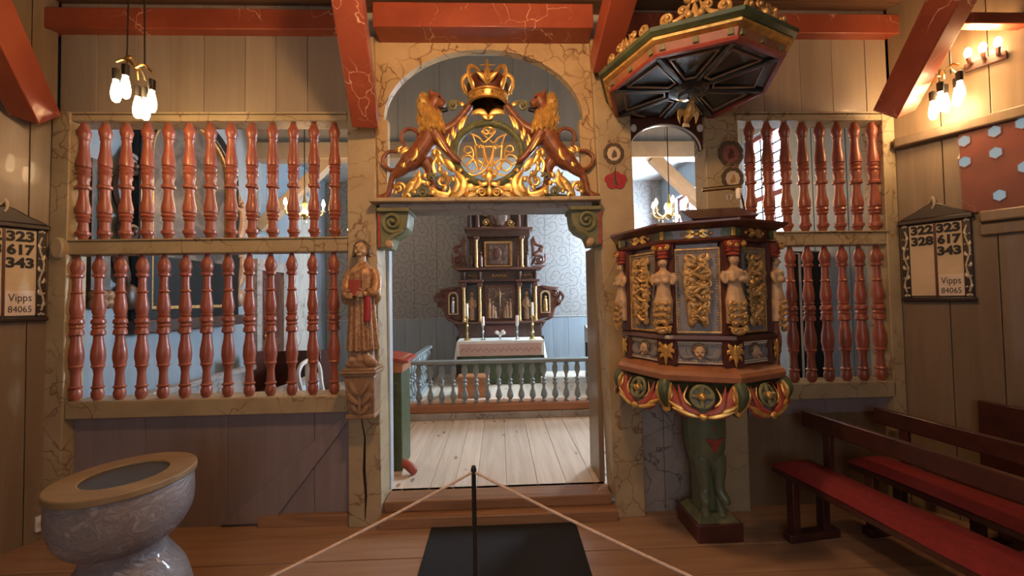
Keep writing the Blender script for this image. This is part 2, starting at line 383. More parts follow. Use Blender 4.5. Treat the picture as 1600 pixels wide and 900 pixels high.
def place(mesh_src, name, parent, loc, rotz=0.0, scale=None):      # another object on the same mesh
    o = bpy.data.objects.new(name, mesh_src.data); COL.objects.link(o); o.parent = parent; o.location = loc; o.rotation_euler = (0, 0, rotz)
    if scale: o.scale = scale
    ORG[o.name] = Vector(loc); return o
def planks_x(parent, mat, x0, x1, y0, y1, z0, z1, w, gap=.003, name='plank', jit=.002, local=False):
    """boards side by side along x, each its own object; unequal widths"""
    x = x0
    while x < x1-.02:
        ww = w*random.uniform(.82, 1.18); e = x1 if x+ww > x1-.35*w else x+ww
        d = random.uniform(0, jit); b = MB(); b.box(x+gap/2, e-gap/2, y0-d if y0 < y1 else y0, y1, z0, z1)
        b.build(name, mat, parent, smooth=0, local=local, bev=.003); x = e
def planks_y(parent, mat, x0, x1, y0, y1, z0, z1, w, gap=.005, name='plank', jit=.003, face=None):
    y = y0
    while y < y1-.02:
        ww = w*random.uniform(.85, 1.15); e = y1 if y+ww > y1-.35*w else y+ww
        d = random.uniform(0, jit); b = MB()
        if face == 'x+': b.box(x0, x1+d, y+gap/2, e-gap/2, z0, z1)
        elif face == 'x-': b.box(x0-d, x1, y+gap/2, e-gap/2, z0, z1)
        else: b.box(x0, x1, y+gap/2, e-gap/2, z0, z1+d)
        b.build(name, mat, parent, smooth=0, bev=.003); y = e
def text_into(parent, s, mat, size, x, y, z, name='numeral', extrude=.002, fat=0.0, local=True, align='CENTER', sx=1.0):
    cu = bpy.data.curves.new('t', 'FONT'); cu.body = s; cu.size = size; cu.extrude = extrude; cu.offset = fat; cu.align_x = align
    cu.resolution_u = 3
    t = bpy.data.objects.new('t', cu); COL.objects.link(t); bpy.context.view_layer.update()
    me = bpy.data.meshes.new_from_object(t.evaluated_get(bpy.context.evaluated_depsgraph_get()))
    bpy.data.objects.remove(t); bpy.data.curves.remove(cu)
    me.transform(Matrix.Scale(sx, 4, (1, 0, 0))); me.transform(Matrix.Rotation(pi/2, 4, 'X')); me.materials.clear(); me.materials.append(M[mat])
    o = bpy.data.objects.new(name, me); COL.objects.link(o); o.parent = parent; o.location = (x, y, z); return o

# ------------------------------------------------------------------ the setting
CEIL, Y0, CHZ = 3.76, 2.8, .15          # nave ceiling, front of the screen wall, chancel floor height
XL, XR, YB = -3.1, 3.05, 7.0            # chancel side walls and back wall
# nave floor: boards run across
fl = MB().box(-6, 6, -3.5, 2.9, -.06, -.02).build('floor', 'black', kind='structure', base=False)
planks_y(fl, 'navefloor', -6, 6, -1.0, 2.88, -.03, 0.0, .27)
MB().box(-6, 6, -3.5, -1.0, -.03, 0.0).build('plank', 'navefloor', fl)
cf = MB().box(XL-.1, XR+.1, 2.95, YB+.1, CHZ-.07, CHZ-.03).build('floor', 'black', kind='structure', base=False)
planks_x(cf, 'chfloor', XL, XR, 2.96, YB, CHZ-.04, CHZ, .21, name='plank', jit=0)
# front wall (around the screen openings): a backing and its boards
X_LP0, X_LP1 = -1.075, -.85             # left door post
SILLB, SILLT, MIDB, MIDT, TOPB = .80, .92, 1.94, 2.045, 2.885
wf = MB().box(-3.5, -1.062, 2.86, 2.92, 2.90, CEIL+.05).box(1.60, 3.3, 2.86, 2.92, 2.90, CEIL+.05).box(.985, 1.60, 2.86, 2.92, 3.02, CEIL+.05).box(-3.5, -1.07, 2.88, 2.96, -.05, SILLB).box(-3.5, -3.095, 2.90, 2.96, 0, CEIL).box(3.0, 3.4, 2.86, 2.96, 0, CEIL)
wf.box(1.02, 3.3, 2.88, 2.96, -.05, SILLB).box(1.02, 1.58, 2.88, 2.92, .8, 1.15)
wf = wf.build('wall_front', 'black', kind='structure', base=False)
planks_x(wf, 'wallpaint', -3.11, -1.062, 2.815, 2.87, 2.90, CEIL, .25)
planks_x(wf, 'wallpaint', 1.6, 3.02, 2.815, 2.87, 2.90, CEIL, .25)
planks_x(wf, 'wallpaint', .988, 1.6, 2.83, 2.87, 3.02, CEIL, .3)
planks_x(wf, 'mauve', -3.11, -1.08, 2.845, 2.885, 0, SILLB, .68)
planks_x(wf, 'grey_marble', 1.02, 1.42, 2.825, 2.885, .0, 1.15, .22)
planks_x(wf, 'sidepaint', 1.42, 2.95, 2.845, 2.885, 0, SILLB, .5)
MB().box(1.85, 2.93, 2.828, 2.85, .68, .80).build('rail', 'mauve', wf, bev=.004)
# diagonal board and skirting under the left screen
a, b = P(548, 655, 2.83), P(405, 822, 2.83)
MB().prism([(-1.08, .74), (-1.63, .02), (-1.99, .02), (-1.08, 1.0-.20), ], 2.822, 2.846).build('diagonal_board', 'mauve', wf, bev=.003)
t = MB().box(-1.72, -1.08, 2.80, 2.846, 0, .075).build('baseboard_front', 'step', kind='structure', bev=.006)
# slanting nave side walls
for side, nm, ch in ((-1, 'wall_left', CL), (1, 'wall_right', CR)):
    w = MB(); s0, s1 = (-5.0, 0.0) if side < 0 else (0.0, 5.0)
    w.box(s0-(.25 if side < 0 else 0), s1+(.25 if side > 0 else 0), .03, .09, -.05, CEIL+.05)
    w = w.build(nm, 'black', kind='structure', base=False); w.location = ch; w.rotation_euler = (0, 0, -side*A60)
    ORG[w.name] = Vector((0, 0, 0))
    planks_x(w, 'sidepaint', s0, s1, 0.0, .04, 0, CEIL, .27, local=True)
MB().box(-6.2, 6.2, -2.2, -2.1, 0, CEIL).build('wall_back', 'sidepaint', kind='structure', base=False)
ce = MB().box(-6.2, 6.2, -2.2, 2.95, CEIL+.03, CEIL+.09).build('ceiling', 'black', kind='structure', base=False)
planks_y(ce, 'ceil', -6.2, 6.2, -.9, 2.92, CEIL, CEIL+.035, .3)
# unseen window added behind the viewpoint, glowing as cool fill for the nave
nw = MB(); WX0, WX1, WZ0, WZ1 = -.9, .9, 1.1, 2.7
nw.box(WX0-.08, WX0, -2.10, -2.04, WZ0-.08, WZ1+.08).box(WX1, WX1+.08, -2.10, -2.04, WZ0-.08, WZ1+.08).box(WX0, WX1, -2.10, -2.04, WZ0-.08, WZ0).box(WX0, WX1, -2.10, -2.04, WZ1, WZ1+.08).box(-.03, .03, -2.10, -2.05, WZ0, WZ1)
nw = nw.build('window_3', 'winred', kind='structure', base=False)
for i in range(6):
    for j in range(5):
        x = WX0+.3*i; z = WZ0+.32*j; MB().box(x+.012, x+.288, -2.09, -2.08, z+.012, z+.308).build('pane', 'pane2', nw, smooth=0)
# step and threshold in the doorway
tr = MB().box(-.86, .82, 2.72, 2.86, 0, .075).build('trim_1', 'step', kind='structure', bev=.008)
MB().box(-.84, .80, 2.80, 3.0, .075, CHZ).build('trim_2', 'step', kind='structure', bev=.008)
# chancel walls
wb = MB().box(XL-.1, XR+.1, YB+.04, YB+.1, 0, 5.0).build('wall_chancel_back', 'black', kind='structure', base=False)
ZSW = P(640, 498, YB).z
planks_x(wb, 'swirl', XL, XR, YB, YB+.05, ZSW, 4.0, .42)
planks_x(wb, 'bluewall', XL, XR, YB+.006, YB+.05, CHZ, ZSW-.012, .27)
MB().box(XL, XR, YB-.008, YB+.05, ZSW-.012, ZSW).build('rail', 'bulk', wb)
wl = MB().box(XL-.1, XL-.04, 2.9, YB+.1, 0, 5.0).build('wall_chancel_left', 'black', kind='structure', base=False)
planks_y(wl, 'bluewall', XL-.05, XL, 2.92, YB, CHZ, 3.9, .34, face='x+')
# right chancel wall with two window openings
WIN = [(3.92, 4.62, 2.16, 3.46), (5.75, 6.45, 1.75, 3.25)]
wr = MB().box(XR+.36, XR+.40, 2.9, YB+.1, 0, 5.0)
wr = wr.build('wall_chancel_right', 'black', kind='structure', base=False)
segs = [(2.92, WIN[0][0], CHZ, 3.9), (WIN[0][1], WIN[1][0], CHZ, 3.9), (WIN[1][1], YB, CHZ, 3.9)]
for q in segs: planks_y(wr, 'bluewall', XR, XR+.16, q[0], q[1], q[2], q[3], .34, face='x-')
for q in WIN:
    MB().box(XR, XR+.16, q[0], q[1], CHZ, q[2]).build('plank', 'bluewall', wr)
    MB().box(XR, XR+.16, q[0], q[1], q[3], 3.9).build('plank', 'bluewall', wr)
for i, (ya, yb, za, zb) in enumerate(WIN):
    w = MB(); xo = XR+.10
    w.box(xo-.04, xo+.05, ya, ya+.05, za, zb).box(xo-.04, xo+.05, yb-.05, yb, za, zb).box(xo-.04, xo+.05, ya+.05, yb-.05, za, za+.05).box(xo-.04, xo+.05, ya+.05, yb-.05, zb-.05, zb)
    ym = (ya+yb)/2; zm = za+(zb-za)*.42
    w.box(xo-.05, xo+.05, ym-.035, ym+.035, za+.05, zb-.05).box(xo-.05, xo+.05, ya+.05, yb-.05, zm-.03, zm+.03)
    w = w.build('window_%d' % (i+1), 'winred', kind='structure', base=False)
    for (p0, p1) in ((ya+.05, ym-.035), (ym+.035, yb-.05)):
        for (q0, q1, nz) in ((za+.05, zm-.03, 4), (zm+.03, zb-.05, 6)):
            for k in range(nz):
                for h in range(2):
                    u0, u1 = p0+(p1-p0)*h/2, p0+(p1-p0)*(h+1)/2; v0, v1 = q0+(q1-q0)*k/nz, q0+(q1-q0)*(k+1)/nz
                    MB().box(xo+.012, xo+.018, u0+.004, u1-.004, v0+.004, v1-.004).build('pane', 'pane%d' % i, w, smooth=0)
            g = MB()
            for k in range(1, nz): g.box(xo+.004, xo+.014, p0, p1, q0+(q1-q0)*k/nz-.009, q0+(q1-q0)*k/nz+.009)
            g.box(xo+.004, xo+.014, (p0+p1)/2-.009, (p0+p1)/2+.009, q0, q1); g.build('leading', 'lead', w, smooth=0)
# chancel ceiling: tie beam, planked bulkhead above it, lower ceiling behind
YT = 4.95
zt0, zt1 = P(640, 247, YT).z, P(640, 228, YT).z
MB().box(XL, XR, YT, YT+.2, zt0, zt1+.06).build('tie_beam', 'beampale', label='long pale tie beam spanning the chancel behind the gilded crest', cat='beam', bev=.01)
bk = MB().box(XL-.1, XR+.1, YT+.10, YT+.16, zt1, 5.2).build('wall_bulkhead', 'black', kind='structure', base=False)
planks_x(bk, 'bulk', XL, XR, YT+.06, YT+.11, zt1+.04, 5.1, .5)
cc = MB().box(XL-.1, XR+.1, YT+.1, YB+.1, 3.74, 3.8).build('ceiling', 'bulk', kind='structure', base=False)
MB().box(XL-.2, XR+.6, 2.86, YT+.2, 5.08, 5.14).build('ceiling', 'bulk', kind='structure', base=False)
MB().box(-3.2, 3.2, 2.88, 2.92, CEIL-.3, 5.1).build('wall_front', 'bulk', kind='structure', base=False)
for sx, e in ((-1, XL), (1, XR)):
    q = MB().box(min(e, e-sx*-.08), max(e, e-sx*-.08), 2.9, YT+.2, 3.88, 5.1)
    q.build('wall_chancel_upper', 'bulk', kind='structure', base=False)
    m = MB(); pa = Vector((e-sx*.03, YT+.1, 2.55)); pb = Vector((e-sx*.95, YT+.1, zt0+.03)); m.bar(pa, pb, .14, .13, (0, 1, 0))
    m.build('diagonal_brace', 'beampale', label='pale diagonal brace from chancel wall to tie beam, %s' % ('beside the large oil painting' if sx < 0 else 'behind the pulpit on the window side'), cat='brace', group='chancel braces', bev=.008)
# ------------------------------------------------------------------ baluster screens
PU = [(0,.55),(.03,.7),(.07,.95),(.1,.9),(.13,.75),(.14,.82),(.16,.7),(.25,.78),(.33,.97),(.37,.95),(.375,.8),(.39,.95),(.41,.83),(.43,.97),(.45,.83),(.47,.92),(.5,.78),(.53,.8),(.54,1.),(.56,1.),(.57,.75),(.6,.7),(.66,.78),(.73,1.),(.77,.98),(.78,.84),(.8,1.),(.82,.8),(.83,.92),(.85,.72),(.92,.8),(.93,1.),(.95,1.),(.96,.82),(1,.62)]
PL = [(0,.45),(.03,.6),(.06,.85),(.09,.95),(.12,.8),(.13,.7),(.135,.9),(.15,.9),(.16,.65),(.2,.65),(.25,.7),(.26,.85),(.27,.7),(.33,.85),(.37,.95),(.4,.87),(.42,.75),(.425,.9),(.44,.75),(.45,.95),(.47,1.),(.485,.8),(.5,.95),(.51,.8),(.53,.95),(.55,.98),(.56,.7),(.6,.75),(.66,.95),(.71,1.),(.76,.85),(.77,.95),(.785,.75),(.82,.65),(.9,.75),(.91,.95),(.925,.75),(.95,.9),(.98,.85),(1,.6)]
def turned(prof, h, R, n=14): return [((.82+(r-.82)*1.35)*R, h*(1-t)) for t, r in reversed(prof)]
YS = 2.82
def screen(name, label, x0, x1, upper, lower, knob):
    t = thing(name, label, 'screen', ((x0+x1)/2, YS, SILLB))
    MB().box(x0, x1, 2.77, 2.96, SILLB, SILLT).build('sill', 'beige', t, bev=.008)
    m = MB().box(x0, x1, 2.775, 2.90, MIDB, MIDT-.012); m.build('middle_rail', 'beige', t, bev=.006)
    MB().box(x0, x1, 2.765, 2.91, MIDT-.012, MIDT).build('rail_cap', 'beige', t, bev=.003)
    MB().box(x0, x1, 2.775, 2.92, TOPB, TOPB+.045).build('top_rail', 'beige', t, bev=.005)
    MB().box(x0-.02, x1, 2.77, 2.815, TOPB+.05, TOPB+.065).build('moulding', 'beige', t, bev=.004)
    if knob:
        k = MB(); k.prism([(P(91, 386, 2.75).x+.045*cos(a), 1.985+.075*sin(a)) for a in [2*pi*i/16 for i in range(16)]], 2.735, 2.80); k.build('peg', 'beige', t, bev=.01)
    u = MB(); u.lathe(turned(PU, TOPB-MIDT, .0385), 16); u.M = None
    first = None
    for lst, pf, z0, z1 in ((upper, PU, MIDT, TOPB), (lower, PL, SILLT, MIDB)):
        first = None
        for x in lst:
            if first is None:
                b = MB(); b.lathe(turned(pf, z1-z0, .0385), 16, (x, YS, z0)); o = b.build('baluster', 'balred', t, smooth=32)
                first = o; fx = x
                # recentre the mesh so that copies carry their own place
                o.data.transform(Matrix.Translation(-Vector((x, YS, z0)) + ORG[t.name])); o.location = Vector((x, YS, z0)) - ORG[t.name]
            else:
                place(first, 'baluster', t, Vector((x, YS, z0)) - ORG[t.name], random.uniform(0, 6))
    return t
def lin(a, b, n): return [a+(b-a)*i/(n-1) for i in range(n)]
scl = screen('baluster_screen', 'red turned baluster screen with beige marbled rails beside the carved saint', -3.0, X_LP0,
       lin(P(131, 270, YS).x, P(523, 270, YS).x, 13), lin(P(120, 500, YS).x, P(522, 500, YS).x, 13), True)
MB().hexa([(-3.15, 2.765, 0), (-3.02, 2.765, 0), (-3.02, 2.90, 0), (-3.15, 2.90, 0), (-3.105, 2.765, 2.95), (-2.985, 2.765, 2.95), (-2.985, 2.90, 2.95), (-3.105, 2.90, 2.95)]).build('post', 'beige', scl, bev=.006)
scr = screen('baluster_screen', 'red turned baluster screen with beige marbled rails behind the pulpit', 1.80, 2.94,
       lin(P(1172, 270, YS).x, P(1364, 270, YS).x, 8), lin(P(1183, 500, YS).x, P(1373, 500, YS).x, 8), False)
MB().box(2.92, 3.015, 2.77, 2.94, 0, 2.95).build('post', 'beige', scr, bev=.006)
MB().box(1.56, 1.81, 2.78, 2.95, 0, 3.02).build('pillar', 'beige', scr, bev=.006)

# ------------------------------------------------------------------ doorway: posts, arch board, pulpit door arch
dp = thing('chancel_portal', 'beige marbled doorway into the chancel with round arched board on tall posts', 'doorway', (-.07, 2.85, 0))
MB().hexa([(X_LP0, 2.76, 0), (-.845, 2.76, 0), (-.845, 2.98, 0), (X_LP0, 2.98, 0), (-1.065, 2.76, 3.50), (-.875, 2.76, 3.50), (-.875, 2.98, 3.50), (-1.065, 2.98, 3.50)]).build('post', 'beige', dp, bev=.008)
MB().hexa([(.815, 2.76, 0), (1.03, 2.76, 0), (1.03, 2.98, 0), (.815, 2.98, 0), (.705, 2.76, 3.50), (.985, 2.76, 3.50), (.985, 2.98, 3.50), (.705, 2.98, 3.50)]).build('post', 'beige', dp, bev=.008)
MB().box(.757, .80, 2.98, 3.30, CHZ, 1.98).build('jamb_board', 'sidepaint', dp, bev=.01)
MB().box(-.855, -.838, 2.98, 3.06, CHZ, 2.2).build('jamb_board', 'railpale', dp, bev=.004)  # left reveal: its pale colour stands in for daylight on the jamb
# crack in the left post
ck = MB()
ck.tube([(-.985, 2.757, .80), (-.955, 2.757, .62), (-.962, 2.757, .40), (-.95, 2.757, .22), (-.957, 2.757, .06)], [.002, .006, .010, .008, .003], 6, .5, (0, 1, 0)); ck.build('crack', 'black', dp)
# arched spandrel board
hw, rise, zs, zc, xc = .735, .53, 2.90, 3.51, -.085
inner = [(xc+hw*cos(a), zs+rise*sin(a)) for a in [pi*i/32 for i in range(33)]]
for s0, rng in ((1, range(0, 17)), (-1, range(16, 33))):
    pts = [inner[i] for i in rng]
    if s0 > 0: poly = [(xc+hw-.02, 2.30), (.76, 2.30), (.71, zc), (xc, zc)] + list(reversed(pts)) + [(xc+hw-.03, zs), (xc+hw-.03, 2.86)]
    else: poly = [(xc-hw+.02, 2.30), (xc-hw+.03, 2.86), (xc-hw+.03, zs)] + list(reversed(pts)) + [(xc, zc), (-.88, zc), (-.86, 2.30)]
    b = MB(); q = poly if s0 > 0 else poly
    ar = sum(q[i][0]*q[(i+1) % len(q)][1]-q[(i+1) % len(q)][0]*q[i][1] for i in range(len(q)))
    if ar < 0: q = q[::-1]
    b.prism(q, 2.80, 2.86); b.build('arch_board', 'spandrel', dp, smooth=30)
# painted wreath and flower on the right post, wreaths on the pillar
def roundel(parent, px, py, Y, r, rim, mid, mark, seg=1.0):
    p = P(px, py, Y); m = MB()
    m.tube([(p.x+r*cos(a), Y, p.z+r*1.05*sin(a)) for a in [2*pi*i/20 for i in range(21)]], [r*.24*(1+.25*(i % 2)) for i in range(21)], 6, .12, (0, 1, 0)); w = m.build('painted_wreath', rim, parent)
    m = MB(); m.lathe([(r*.92, 0), (r*.92, .002)], 20); m.M = None
    g = MB(); g.prism([(p.x+r*.9*cos(2*pi*i/20), p.z+r*.95*sin(2*pi*i/20)) for i in range(20)], Y-.001, Y+.004); g.build('field', mid, w)
    if mark:
        k = MB(); k.leaf([(p.x-.2*r, p.z-.5*r), (p.x+.1*r, p.z), (p.x, p.z+.45*r)], r*.28, Y-.002, .1); k.leaf([(p.x+.3*r, p.z-.4*r), (p.x-.1*r, p.z+.1*r)], r*.2, Y-.002, .1); k.build('emblem', mark, w)
    k = MB()
    for sx in (-1, 1):
        k.spiral((p.x+sx*r*.55, p.z+r*1.45), r*.3, 1.1, pi/2, sx, r*.09, Y-.001, .001, flat=.2)
    k.leaf([(p.x, p.z+r*.9), (p.x+.05*r, p.z+r*1.9)], r*.16, Y-.001, .1); k.build('painted_mantling', 'console' if rim != 'crimson' else 'rosered', w)
roundel(dp, 959, 240, 2.757, .062, 'wreathbrown', 'cream', 'hair')
fl = MB(); p = P(962, 281, 2.757)
for k in range(5):
    a = pi/2+2*pi*k/5; fl.prism([(p.x+.045*cos(a)+.04*cos(2*pi*i/12), p.z-.005+.032*sin(a)+.036*sin(2*pi*i/12)) for i in range(12)], 2.752-.0005*k, 2.762)
fo = fl.build('painted_flower', 'crimson', dp)
MB().leaf([(p.x+.01, p.z-.05), (p.x-.01, p.z), (p.x, p.z+.10)], .012, 2.750, .2).build('stem', 'wreathbrown', fo)
roundel(scr, 1142, 240, 2.777, .078, 'wreathbrown', 'fadedred', 'maroon')
roundel(scr, 1145, 279, 2.777, .068, 'wreathbrown', 'cream', 'oldgold')
for sx, px in (('17', 1139), ('21', 1155)):
    p = P(px, 312, 2.777); text_into(scr, sx, 'white', .055, *(Vector((p.x, 2.776, p.z)) - ORG[scr.name]), name='painted_numeral', extrude=.0005, fat=.001)
# arched board over the pulpit door
pd = thing('pulpit_door_arch', 'dark brown arched board over the pulpit entrance with white rim and two pale discs', 'arch', (1.27, 2.85, 2.3))
x0, x1 = .985, 1.565; xm = (x0+x1)/2; zt = P(1047, 195, 2.84).z; R = (x1-x0)/2-.015
arc = [(xm+R*cos(a), zt-R*.72+R*.72*sin(a)) for a in [pi*i/24 for i in range(25)]]
poly = [(x1, zt-R*.72)] + [(x1, 3.02), (x0, 3.02), (x0, zt-R*.72)] + arc[::-1]
b = MB(); b.prism(poly, 2.82, 2.87); b.build('board', 'maroon', pd, smooth=30)
b = MB(); b.tube([(x, 2.83, z) for x, z in arc], .008, 6); b.tube([(x0+.02, 2.83, 1.4), (x0+.02, 2.83, zt-R*.72)], .012, 6); b.build('rim', 'white', pd)
for px in (990, 1094):
    p = P(px, 200, 2.815); b = MB(); b.ball((p.x, 2.818, p.z), (.024, .012, .030), 14, 8); b.build('pale_disc', 'white', pd)

# ------------------------------------------------------------------ red marbled beams
BG = 'red marbled beams under the nave ceiling'
def beam(label, a, b, w, d, up=(0, 0, 1), name='ceiling_beam'):
    return MB().bar(a, b, w, d, up).build(name, 'red', label=label, cat='beam', bev=.007)
beam('red marbled wall plate beam above the left baluster screen', (-3.4, 2.79, 3.605), (-1.08, 2.79, 3.605), .10, .15)
beam('short thick red marbled beam above the doorway arch and crest', (-.84, 2.72, 3.565), (.70, 2.72, 3.565), .18, .175)
beam('red marbled wall plate beam behind the pulpit canopy', (.98, 2.79, 3.605), (3.3, 2.79, 3.605), .10, .15)
for px, py, tx, ty, tY, lab in ((572, 190, 545, 0, 2.22, 'red marbled brace rising from the left doorway post'), (942, 100, 978, -40, 2.20, 'red marbled brace rising behind the pulpit canopy rim')):
    a, b = P(px, py, 2.70), P(tx, ty, tY); e = a + (b-a)*1.35; a = a-(b-a)*.02
    beam(lab, a, e, .17, .17, (0, -.7, .7), 'brace_beam')
for a, b, lab in ((P(55, 178, 2.66), P(-20, 20, 2.25), 'red marbled corner brace over the hymn board at the left corner'), (P(1398, 170, 2.60), P(1486, 0, 2.12), 'dark red marbled corner brace in front of the hanging lamp')):
    e = a + (b-a)*1.3; beam(lab, a-(b-a)*.02, e, .17, .17, (0, -.7, .7), 'brace_beam')
for x, lab in ((-.98, 'red marbled overhead beam running back from the left doorway post'), (.86, 'red marbled overhead beam running back above the pulpit canopy edge')):
    beam(lab, (x, 2.66, 3.67), (x, -1.5, 3.67), .16, .16)
b0 = P(1500, 33, 2.25); beam('red marbled beam end beside the wall sconce', (b0.x-.1, 2.25, b0.z), (3.36, 2.25, b0.z), .07, .07)
# ------------------------------------------------------------------ lintel shelf and its scroll brackets
ls = thing('crest_shelf', 'narrow pale shelf across the doorway on green scroll brackets carrying the crest', 'shelf', (-.07, 2.8, 1.97))
zl0, zl1 = 2.245, 2.295
sb = MB(); out = [(-.885, 2.66), (.735, 2.66), (.735, 2.96), (-.866, 2.96), (-.866, 2.764), (-.885, 2.764)]; n6 = len(out)   # notched round the left post
sb.add([(x, y, zl0+.02) for x, y in out] + [(x, y, zl1) for x, y in out], [tuple(range(n6-1, -1, -1)), tuple(range(n6, 2*n6))] + [(i, (i+1) % n6, (i+1) % n6+n6, i+n6) for i in range(n6)])
sb.build('shelf_board', 'beige', ls, bev=.006)
MB().box(-.83, .68, 2.72, 2.94, zl0-.02, zl0+.02).build('underside', 'grey_marble', ls, bev=.004)
for sx, xw in ((1, -.845), (-1, .745)):
    o_ = lambda u, v: (xw+sx*u, v)
    out = [o_(0, 2.225), o_(.215, 2.225), o_(.21, 2.16), o_(.20, 2.10), o_(.165, 2.06), o_(.10, 2.025), o_(.085, 1.985), o_(.075, 1.955), o_(.0, 1.955)]
    if sx > 0: out = out[::-1]
    k = MB(); k.prism(out, 2.73, 2.93); br = k.build('bracket', 'olive', ls, bev=.006)
    MB().box(min(xw, xw+sx*.225), max(xw, xw+sx*.225), 2.70, 2.94, 2.205, 2.235).build('bracket_cap', 'olive', br, bev=.006)
    g = MB(); g.spiral((xw+sx*.105, 2.135), .072, 1.7, -pi/2 if sx > 0 else -pi/2, -sx, .017, 2.726, .02, tail=[(xw+sx*.06, 1.97, .8), (xw+sx*.10, 2.03, 1.0), (xw+sx*.17, 2.07, 1.1)] if sx < 0 else [(xw+sx*.06, 1.97, .8), (xw+sx*.10, 2.03, 1.0), (xw+sx*.17, 2.07, 1.1)])
    g.build('scroll', 'olive', br)
    MB().leaf([(xw+sx*.06, 2.0, .01), (xw+sx*.09, 1.97, .02), (xw+sx*.10, 1.945, .01)], .028, 2.73, .7).build('leaf_tip', 'flesh', br)
    MB().box(min(xw, xw+sx*.018), max(xw, xw+sx*.018), 2.722, 2.73, 1.96, 2.2).build('red_edge', 'rosered', br)

# ------------------------------------------------------------------ royal crest: two lions, crown, wreath with monogram, foliage
K, YC = .001193, 2.765
cxm = P(765, 310, YC).x; cz0 = zl1
def L2(cx, cy): return (cxm+(cx-686)*K, cz0+(878-cy)*K)
crest = thing('royal_crest', 'carved royal crest with two gold-maned lions, crown and gilded monogram on the doorway shelf', 'crest', (cxm, YC, cz0))
def mir(sx): return Matrix.Translation((cxm, 0, 0)) @ Matrix.Scale(sx, 4, (1, 0, 0)) @ Matrix.Translation((-cxm, 0, 0))
def pt(cx, cy, dy=0, r=0): x, z = L2(cx, cy); return (x, YC+dy*K, z, r*K)
def flip(mb, sx):
    if sx < 0: mb.f = [tuple(reversed(f)) for f in mb.f]
    return mb
class Each:
    def __init__(s, name, mat, par=None): s.name, s.mat, s.M, s.sx, s.par = name, mat, None, 1, par or crest
    def __getattr__(s, fn):
        def f(*a, **k):
            m = MB(); m.M = s.M; getattr(m, fn)(*a, **k); flip(m, s.sx).build(s.name, s.mat, s.par)
        return f
for sx, lab in ((1, 'brown lion with gold mane facing the crown, tail towards the saint'), (-1, 'brown lion with gold mane facing the crown, tail towards the pulpit')):
    m = MB(); m.M = mir(sx)
    m.limb([pt(350, 400, 0, 50), pt(335, 470, 0, 62), pt(295, 545, 0, 60), pt(245, 610, 0, 58), pt(205, 655, 0, 50), pt(180, 680, 0, 30)], 5, 14)
    m.limb([pt(215, 640, -22, 52), pt(165, 695, -28, 40), pt(118, 740, -28, 24), pt(100, 790, -28, 19), pt(92, 835, -28, 19), pt(62, 858, -34, 17), pt(35, 862, -36, 13)], 4)
    m.limb([pt(285, 610, 30, 46), pt(322, 670, 30, 40), pt(325, 730, 28, 27), pt(345, 790, 20, 20), pt(385, 815, 12, 17), pt(418, 815, 8, 13)], 4)
    m.limb([pt(385, 455, 26, 44), pt(450, 425, 24, 34), pt(505, 380, 14, 26), pt(548, 330, 4, 23), pt(572, 300, 0, 24), pt(588, 285, 0, 14)], 4)
    m.limb([pt(365, 480, -28, 44), pt(410, 545, -34, 31), pt(450, 600, -34, 24), pt(490, 640, -30, 20), pt(520, 655, -28, 13)], 4)
    m.limb([pt(340, 400, 0, 60), pt(345, 330, 0, 52), pt(362, 275, 0, 46), pt(372, 255, 0, 38)], 4)
    m.ball(pt(368, 272)[:3], (50*K, 50*K, 56*K), 14, 9)
    m.limb([pt(380, 278, 0, 40), pt(406, 288, 0, 33), pt(424, 296, 0, 26)], 3)
    m.limb([pt(370, 315, 0, 26), pt(388, 336, 0, 20), pt(404, 340, 0, 12)], 3)
    for d in (-26, 26): m.limb([pt(348, 245, d, 16), pt(342, 222, d*1.2, 11), pt(344, 212, d*1.2, 4)], 3)
    for ax, ay in ((30, 862), (48, 868), (70, 868)): m.ball(pt(ax, ay, -40)[:3], 11*K)
    li = flip(m, sx).build('lion', 'lion', crest, lab); remesh(li, .0055, 3)
    m = MB(); m.M = mir(sx)
    m.tube(cr([pt(150, 680, 0, 17), pt(95, 690, 5, 13), pt(50, 650, 10, 12), pt(48, 605, 12, 11), pt(85, 572, 12, 11), pt(135, 572, 10, 11), pt(172, 545, 8, 11), pt(157, 495, 6, 11), pt(168, 455, 4, 11), pt(210, 437, 2, 12), pt(250, 455, 0, 13), pt(265, 495, 0, 15)], 5), None, 8)
    flip(m, sx).build('tail', 'lion', li)
    m = MB(); m.M = mir(sx)
    for q in (((150, 590), (140, 565), (165, 545)), ((165, 600), (170, 570), (195, 550)), ((155, 580), (180, 575), (205, 560))):
        m.leaf([L2(*a) for a in q], 14*K, YC-4*K, .8)
    flip(m, sx).build('tail_tuft', 'gold', li)
    m = MB(); m.M = mir(sx); m.ball(pt(340, 385, 0)[:3], (66*K, 58*K, 105*K), 12, 9)
    rnd = random.Random(3)
    for row, (y0, xc0, wd, ln) in enumerate(((262, 302, 36, 70), (300, 303, 52, 75), (345, 320, 78, 60), (355, 335, 100, 75), (395, 345, 118, 70), (425, 350, 120, 55))):
        for i in range(6):
            u = i/5-.5; x = xc0+u*wd; dy = -sqrt(max(0, 1-(u*1.7)**2))*62
            m.limb([pt(x, y0-20, dy*.75, 9), pt(x+rnd.uniform(-7, 7)+u*10, y0+ln*.3, dy-4, 14), pt(x+rnd.uniform(-10, 10)+u*16, y0+ln*.7, dy-2, 12), pt(x+u*22+rnd.uniform(-8, 8), y0+ln, dy*.9, 4)], 3, 7)
            m.limb([pt(x, y0-20, -dy*.75, 9), pt(x+u*10, y0+ln*.3, -dy+4, 14), pt(x+u*16, y0+ln*.7, -dy+2, 12), pt(x+u*22, y0+ln, -dy*.9, 4)], 2, 6)
    flip(m, sx).build('mane', 'gold', li)
